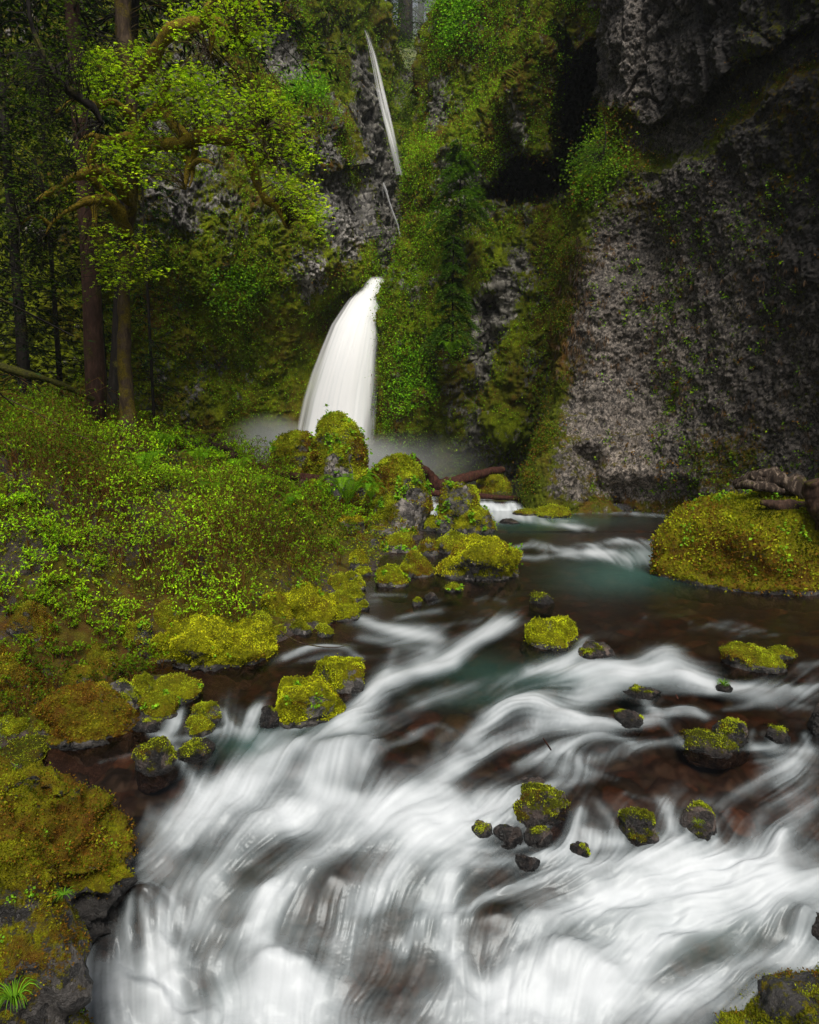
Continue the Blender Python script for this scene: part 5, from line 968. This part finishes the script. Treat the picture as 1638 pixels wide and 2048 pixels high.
# ---- mossy maple ------------------------------------------------------------------------------------------
rt = np.random.default_rng(31)
mb_ = at_Y(258, 886, 16.2); maple = empty('maple_tree', mb_, 'moss draped maple with crooked limbs and bright spring leaves on the left bank', 'tree'); ML = list(maple.location)
TP = trunk(maple, [(260,905,16.2),(259,870,16.2),(254,800,16.2),(248,700,16.2),(249,580,16.2),(253,470,16.2),(262,400,16.1),(264,300,16.0),(262,200,16),(250,80,16.2),(245,0,16.3),(243,-200,16.5)], [.32,.24,.175,.15,.14,.145,.14,.12,.12,.16,.17,.15], m_mbark, nse=.22, sides=20, n=110, loc=ML)
m_limb = barkmat('bark_limb', (.05,.032,.02), (.11,.075,.045), moss=(.26,.18,.010), mossamt=1.15, sc=6)
LIMBS = [([(255,470,16.1),(236,420,15.6),(205,400,15.2),(160,408,14.9),(110,440,14.6),(92,470,14.5)],[.11,.10,.08,.06,.04,.02]),([(250,440,16.1),(225,405,15.9),(190,360,15.5),(184,310,15.3),(200,270,15.2)],[.10,.09,.07,.06,.03]),
 ([(262,410,16),(240,370,15.4),(200,340,15),(140,360,14.8),(70,405,14.7)],[.09,.09,.08,.06,.02]),([(264,330,16),(300,290,15.5),(360,288,15),(410,268,14.7),(455,272,14.6),(492,300,14.5),(508,350,14.4),(530,395,14.4),(555,415,14.4),(574,455,14.3)],[.10,.10,.10,.10,.11,.10,.08,.06,.05,.02]),
 ([(262,300,16),(290,240,15.6),(330,215,15.4),(326,185,15.2),(340,170,15.1)],[.09,.10,.11,.08,.04]),([(330,215,15.4),(350,250,15.2),(390,300,15),(375,340,14.9),(370,380,14.8)],[.1,.08,.06,.05,.02]),
 ([(264,240,16),(230,205,15.6),(195,210,15.4),(150,200,15.2),(110,225,15)],[.08,.07,.06,.04,.02]),([(262,180,16),(300,130,15.4),(345,60,15),(400,45,14.8),(430,40,14.7),(450,50,14.6),(480,75,14.5)],[.09,.09,.09,.08,.07,.05,.02]),
 ([(430,40,14.7),(425,70,14.6),(420,110,14.6)],[.05,.04,.015]),([(400,45,14.8),(415,20,14.6),(440,-20,14.5)],[.06,.06,.04]),([(455,272,14.6),(500,262,14.3),(530,255,14.1)],[.05,.04,.015]),([(508,350,14.4),(500,310,14.2),(540,330,14)],[.04,.03,.01]),
 ([(264,270,16),(220,280,15.4),(185,270,15.2),(160,280,15)],[.07,.06,.05,.02]),([(190,360,15.5),(150,350,15.2),(120,380,15),(90,385,14.9)],[.06,.05,.04,.015]),([(253,480,16.2),(270,490,16),(280,505,15.8)],[.06,.05,.02]),([(184,400,15.1),(190,440,15),(180,470,14.9)],[.05,.04,.015]),
 ([(375,340,14.9),(400,320,14.7),(430,330,14.5)],[.05,.04,.015]),([(370,310,15),(385,345,14.9),(378,375,14.8)],[.05,.04,.02]),([(520,-60,15),(516,5,15),(528,30,15)],[.05,.04,.02]),([(100,450,14.6),(70,430,14.4),(40,450,14.2)],[.03,.025,.01])]
LP_, LR_ = [], []
for i, (pts, rad) in enumerate(LIMBS):
    P = trunk(maple, pts, np.array(rad) * 1.3, m_limb, name='limb', sides=10, nse=.55, seed=40 + i, n=40, loc=ML); P = P + 0; LP_.append(P)
# long dark branch that sweeps down from the upper left corner
big = empty('overhanging_branch', at_Y(200, 245, 12.5), 'thick dark moss edged branch sweeping down from the upper left corner', 'branch'); P = trunk(big, [(50,-120,12),(58,20,12.1),(70,70,12.2),(92,125,12.3),(120,160,12.4),(150,190,12.5),(185,215,12.6),(205,248,12.7)], [.03,.035,.04,.06,.075,.09,.10,.03], m_dbark, name='limb', sides=10, nse=.4, loc=list(big.location)); LP_.append(P)
LPA = np.vstack(LP_ + [TP[40:]]); LPM = np.vstack(LP_[:-1] + [TP[50:]])
# leaves : targets inside drawn regions joined back to the nearest limb
def crown(parent, regions, LPA, colr, seed, name='leaves', pxs=(4.5, 8.5), depth=1.4, twigname='twigs', per=17, spread=.17, matT=None):
    r = np.random.default_rng(seed); T = []
    for poly, n, Yc in regions:
        poly = np.array(poly, float); x0, y0 = poly.min(0); x1, y1 = poly.max(0); k = 0; xs_ = r.uniform(x0, x1, n * 4); ys_ = r.uniform(y0, y1, n * 4); ok = inpoly(xs_, ys_, poly, 12) > r.random(n * 4) * .9 + .05
        q = at_Y(xs_[ok], ys_[ok], Yc + r.normal(0, depth, ok.sum())); g = fbm(q * np.array([.9, .9, 1.6]), 2, seed) > -.12; T.append(q[g][:n])
    T = np.vstack(T); near = []
    for q in T:
        sub = LPA[r.integers(0, len(LPA), max(6, len(LPA) // 2))]; near.append(sub[np.argmin(((sub - q) ** 2).sum(1))])
    near = np.array(near); _k = np.linalg.norm(T - near, axis=1) < (1.5 if len(LPA) > 100 else 9); T, near = T[_k], near[_k]; K = 6; t = np.linspace(0, 1, K); pa = near[:, None] * (1 - t)[None, :, None] + T[:, None] * t[None, :, None] + np.array([0, 0, 1.]) * (np.linalg.norm(T - near, axis=1)[:, None] * np.sin(t * 3.14)[None] * .18)[..., None] + r.normal(0, .05, (len(T), K, 3)) * np.sin(t * 3.14)[None, :, None]
    L_ = np.linalg.norm(T - near, axis=1); V, Fq = twigs(pa, .007 + L_ * .004, np.full(len(T), .003)); loc = list(parent.location); tag(link(twigname, V, Fq, matT or m_mbark, parent=parent, loc=loc), kind='stuff')
    # palmate clusters in flat drooping tiers
    idx = np.repeat(np.arange(len(T)), per); base = T[idx] + r.normal(0, 1, (len(idx), 3)) * np.array([spread, spread, spread * .35]); m = len(idx)
    N = unit(np.array([0, -.25, 1.]) + rdir(m, r) * .45); a = r.uniform(0, 6.28, m); X = unit(np.cross(N, [0, 1., 0.2])); Yv = np.cross(N, X); s = base[:, 1] / F * r.uniform(*pxs, m) * .62; VV, FF, CC = [], [], []
    cl = colvar(m, colr, .26, .12, r, 1) * (1 + .3 * fbm(base * .9, 2, seed + 4)[:, None])
    for k in (-.95, 0, .95):
        D = np.cos(a + k)[:, None] * X + np.sin(a + k)[:, None] * Yv - np.array([0, 0, .35]); v, q = leafquads(base, D, N, s * (1.25 if k == 0 else 1.0), s * .55, .12); VV.append(v); FF.append(q); CC.append(np.repeat(cl, 4, 0))
    V, Fq = merge(list(zip(VV, FF))); link(name, V, Fq, m_leaf, parent=parent, smooth=False, col=np.vstack(CC), loc=loc)['kind'] = 'stuff'
REG = [([(300,160),(380,120),(470,160),(560,185),(610,260),(640,330),(650,450),(600,440),(560,420),(520,350),(470,300),(400,320),(300,330),(260,300),(250,240)], 480, 14.6),([(150,110),(300,90),(320,170),(260,230),(160,220)], 220, 15.6),
       ([(350,130),(480,150),(560,200),(520,270),(420,260),(330,220)], 110, 14.2),([(540,250),(640,330),(650,450),(590,440),(540,350)], 60, 14.2),([(200,260),(430,300),(400,330),(260,380),(200,330)], 150, 14.8),([(560,380),(650,400),(650,500),(600,520)], 40, 14.4),
       ([(400,-20),(540,-20),(560,60),(500,110),(440,90),(400,40)], 130, 14.5),([(130,260),(220,280),(220,420),(130,480)], 90, 15),([(180,450),(270,440),(330,540),(200,600)], 110, 15.6),([(330,0),(420,0),(400,60),(330,80)], 40, 15)]
crown(maple, REG, LPM, (.37,.51,.010), 61, pxs=(6, 10.5), per=9, spread=.15)
REG2 = [([(-20,-20),(170,-20),(200,120),(150,220),(-20,300)], 330, 13.5),([(-20,280),(150,230),(130,420),(-20,480)], 190, 14.5),([(60,400),(180,460),(160,640),(-10,600)], 130, 15.5)]
crown(big, REG2, LPA, (.065,.105,.005), 62, depth=1.6, per=10, matT=m_dbark)
# small yellow green sprays elsewhere
def sapling(px, py, Y, s, n, label, colr, seed, regs, pxs=(3, 6)):
    b = at_Y(px, py, Y); o = empty('small_tree', b, label, 'tree'); t = np.linspace(0, 1, 20); P = b + np.stack([.1 * s * np.sin(t * 3), 0 * t, s * t], -1); V, T = tube(P, s * .02 * (1.2 - t), 8, .1, seed); link('trunk', V, T, m_dbark, parent=o, loc=list(b)); crown(o, regs, P, colr, seed, pxs=pxs, depth=.5, per=22, spread=.22, matT=m_dbark); return o
sapling(622, 225, 37.5, 1.8, 0, 'bright green shrubby tree on the shoulder of the left cliff', (.13,.26,.012), 71, [([(570,165),(650,170),(650,215),(560,215)], 60, 37)])
sapling(1200, 330, 22.4, 1.5, 0, 'leafy small tree on the edge of the right cliff', (.09,.17,.012), 72, [([(1170,260),(1240,270),(1230,330),(1150,350),(1150,300)], 60, 22.5)])
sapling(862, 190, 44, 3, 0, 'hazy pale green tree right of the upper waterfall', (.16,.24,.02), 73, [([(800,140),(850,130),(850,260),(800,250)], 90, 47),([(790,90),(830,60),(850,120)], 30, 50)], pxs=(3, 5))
# conifers on the middle cliff
def cliffcon(px, py, Y, h, nb, label, seed, Lb, colr): conifer(at_Y(px, py, Y), at_Y(px, py, Y)[2] + h, .05, (at_Y(px, py, Y)[2] + .3, at_Y(px, py, Y)[2] + h), nb, label, seed=seed, colr=colr, Lb=Lb, pxl=3.0, group='conifers rooted on the middle cliff', dens_=3.2, hb=.7)
cliffcon(920, 450, 32.2, 3.6, 60, 'soft green young hemlock standing out from the middle cliff', 81, 1.7, (.09,.17,.012))
cliffcon(905, 690, 31.2, 4.6, 80, 'darker drooping hemlock lower on the middle cliff', 82, 1.3, (.06,.12,.010))
# far trees above the chasm
for i, (px, py, Y, h, r0, Lb, nb, lb) in enumerate([(808,90,62,16,.55,3.6,36,'tall dark trunk rising in the haze above the chasm'),(905,40,64,14,.4,3.5,40,'hazy trunk against the bright gap of sky'),(870,110,68,16,.3,3.0,70,'pale hazy conifer left of the bright gap'),(760,80,60,12,.3,3.4,80,'dark hazy conifer just right of the top of the thin veil'),
    (840,100,74,18,.3,3.2,80,'farthest pale conifer in the chasm haze'),(930,60,72,18,.3,3.2,70,'far conifer above the middle cliff edge'),(700,20,60,14,.3,3.4,70,'shaded conifer left of the thin veil on the skyline'),(780,120,58,7,.2,2.6,60,'low conifer beside the thin veil')]):
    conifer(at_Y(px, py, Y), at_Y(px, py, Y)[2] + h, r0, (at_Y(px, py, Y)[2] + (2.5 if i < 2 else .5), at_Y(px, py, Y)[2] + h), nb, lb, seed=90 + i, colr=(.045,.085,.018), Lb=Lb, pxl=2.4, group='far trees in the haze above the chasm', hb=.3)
# ================================================================ light, air, camera
sc = bpy.context.scene
w = bpy.data.worlds.new('World'); sc.world = w; w.use_nodes = True; nt = w.node_tree; nt.nodes.clear(); k_ = NT(nt)
sky = k_.n('TexSky', sky_type='NISHITA', sun_disc=False); SUN_EL, SUN_AZ = R(54), R(172)
sky.sun_elevation = SUN_EL; sky.sun_rotation = SUN_AZ; sky.dust_density = 4; sky.air_density = 1.0
hs = k_.n('HueSaturation', i_Saturation=.45); k_.set(hs.inputs['Color'], sky.outputs[0])
bg = k_.n('Background', i_Strength=SKY_S); k_.set(bg.inputs[0], hs.outputs[0]); ow = k_.n('OutputWorld'); nt.links.new(bg.outputs[0], ow.inputs[0])
ld = bpy.data.lights.new('sun', 'SUN'); ld.energy = SUN_E; ld.angle = R(25); ld.color = (1, .96, .88); lo = bpy.data.objects.new('sun', ld); C.objects.link(lo)
from mathutils import Vector
sd = Vector((math.sin(SUN_AZ) * math.cos(SUN_EL), math.cos(SUN_AZ) * math.cos(SUN_EL), math.sin(SUN_EL))); lo.rotation_euler = sd.to_track_quat('Z', 'Y').to_euler(); lo.location = (0, 0, 60)
cd = bpy.data.cameras.new('camera'); co = bpy.data.objects.new('camera', cd); C.objects.link(co); co.location = (0, 0, CAMH); co.rotation_euler = (R(90) - PITCH, 0, 0)
cd.sensor_fit = 'VERTICAL'; cd.sensor_height = 36; cd.lens = F / 2048 * 36; cd.clip_end = 2000; cd.clip_start = .05; sc.camera = co
sc.render.resolution_x, sc.render.resolution_y = 819, 1024
sc.view_settings.view_transform = 'Standard'; sc.view_settings.look = 'None'; sc.view_settings.exposure = EXPO; sc.view_settings.gamma = 1
sc.cycles.use_denoising = True; sc.cycles.transparent_max_bounces = 16; sc.cycles.max_bounces = 6; sc.cycles.diffuse_bounces = 3; sc.cycles.glossy_bounces = 3; sc.cycles.volume_bounces = 1
sc.cycles.volume_step_rate = 1.0; sc.cycles.use_adaptive_sampling = True
def hazebox():
    m, nt, out = newmat('haze_air'); k = NT(nt); pv = k.n('VolumePrincipled'); pv.inputs['Color'].default_value = (.90, .95, .97, 1); pv.inputs['Density'].default_value = HAZE; pv.inputs['Anisotropy'].default_value = .1
    nt.links.new(pv.outputs[0], out.inputs['Volume']); b = bmesh.new(); bmesh.ops.create_cube(b, size=1); me = bpy.data.meshes.new('haze'); b.to_mesh(me); b.free(); me.materials.append(m)
    o = bpy.data.objects.new('haze', me); C.objects.link(o); o.scale = (120, 140, 62); o.location = (-5, 50, 23); tag(o, 'thin damp haze filling the gorge', kind='stuff')
if HAZE > 0: hazebox()
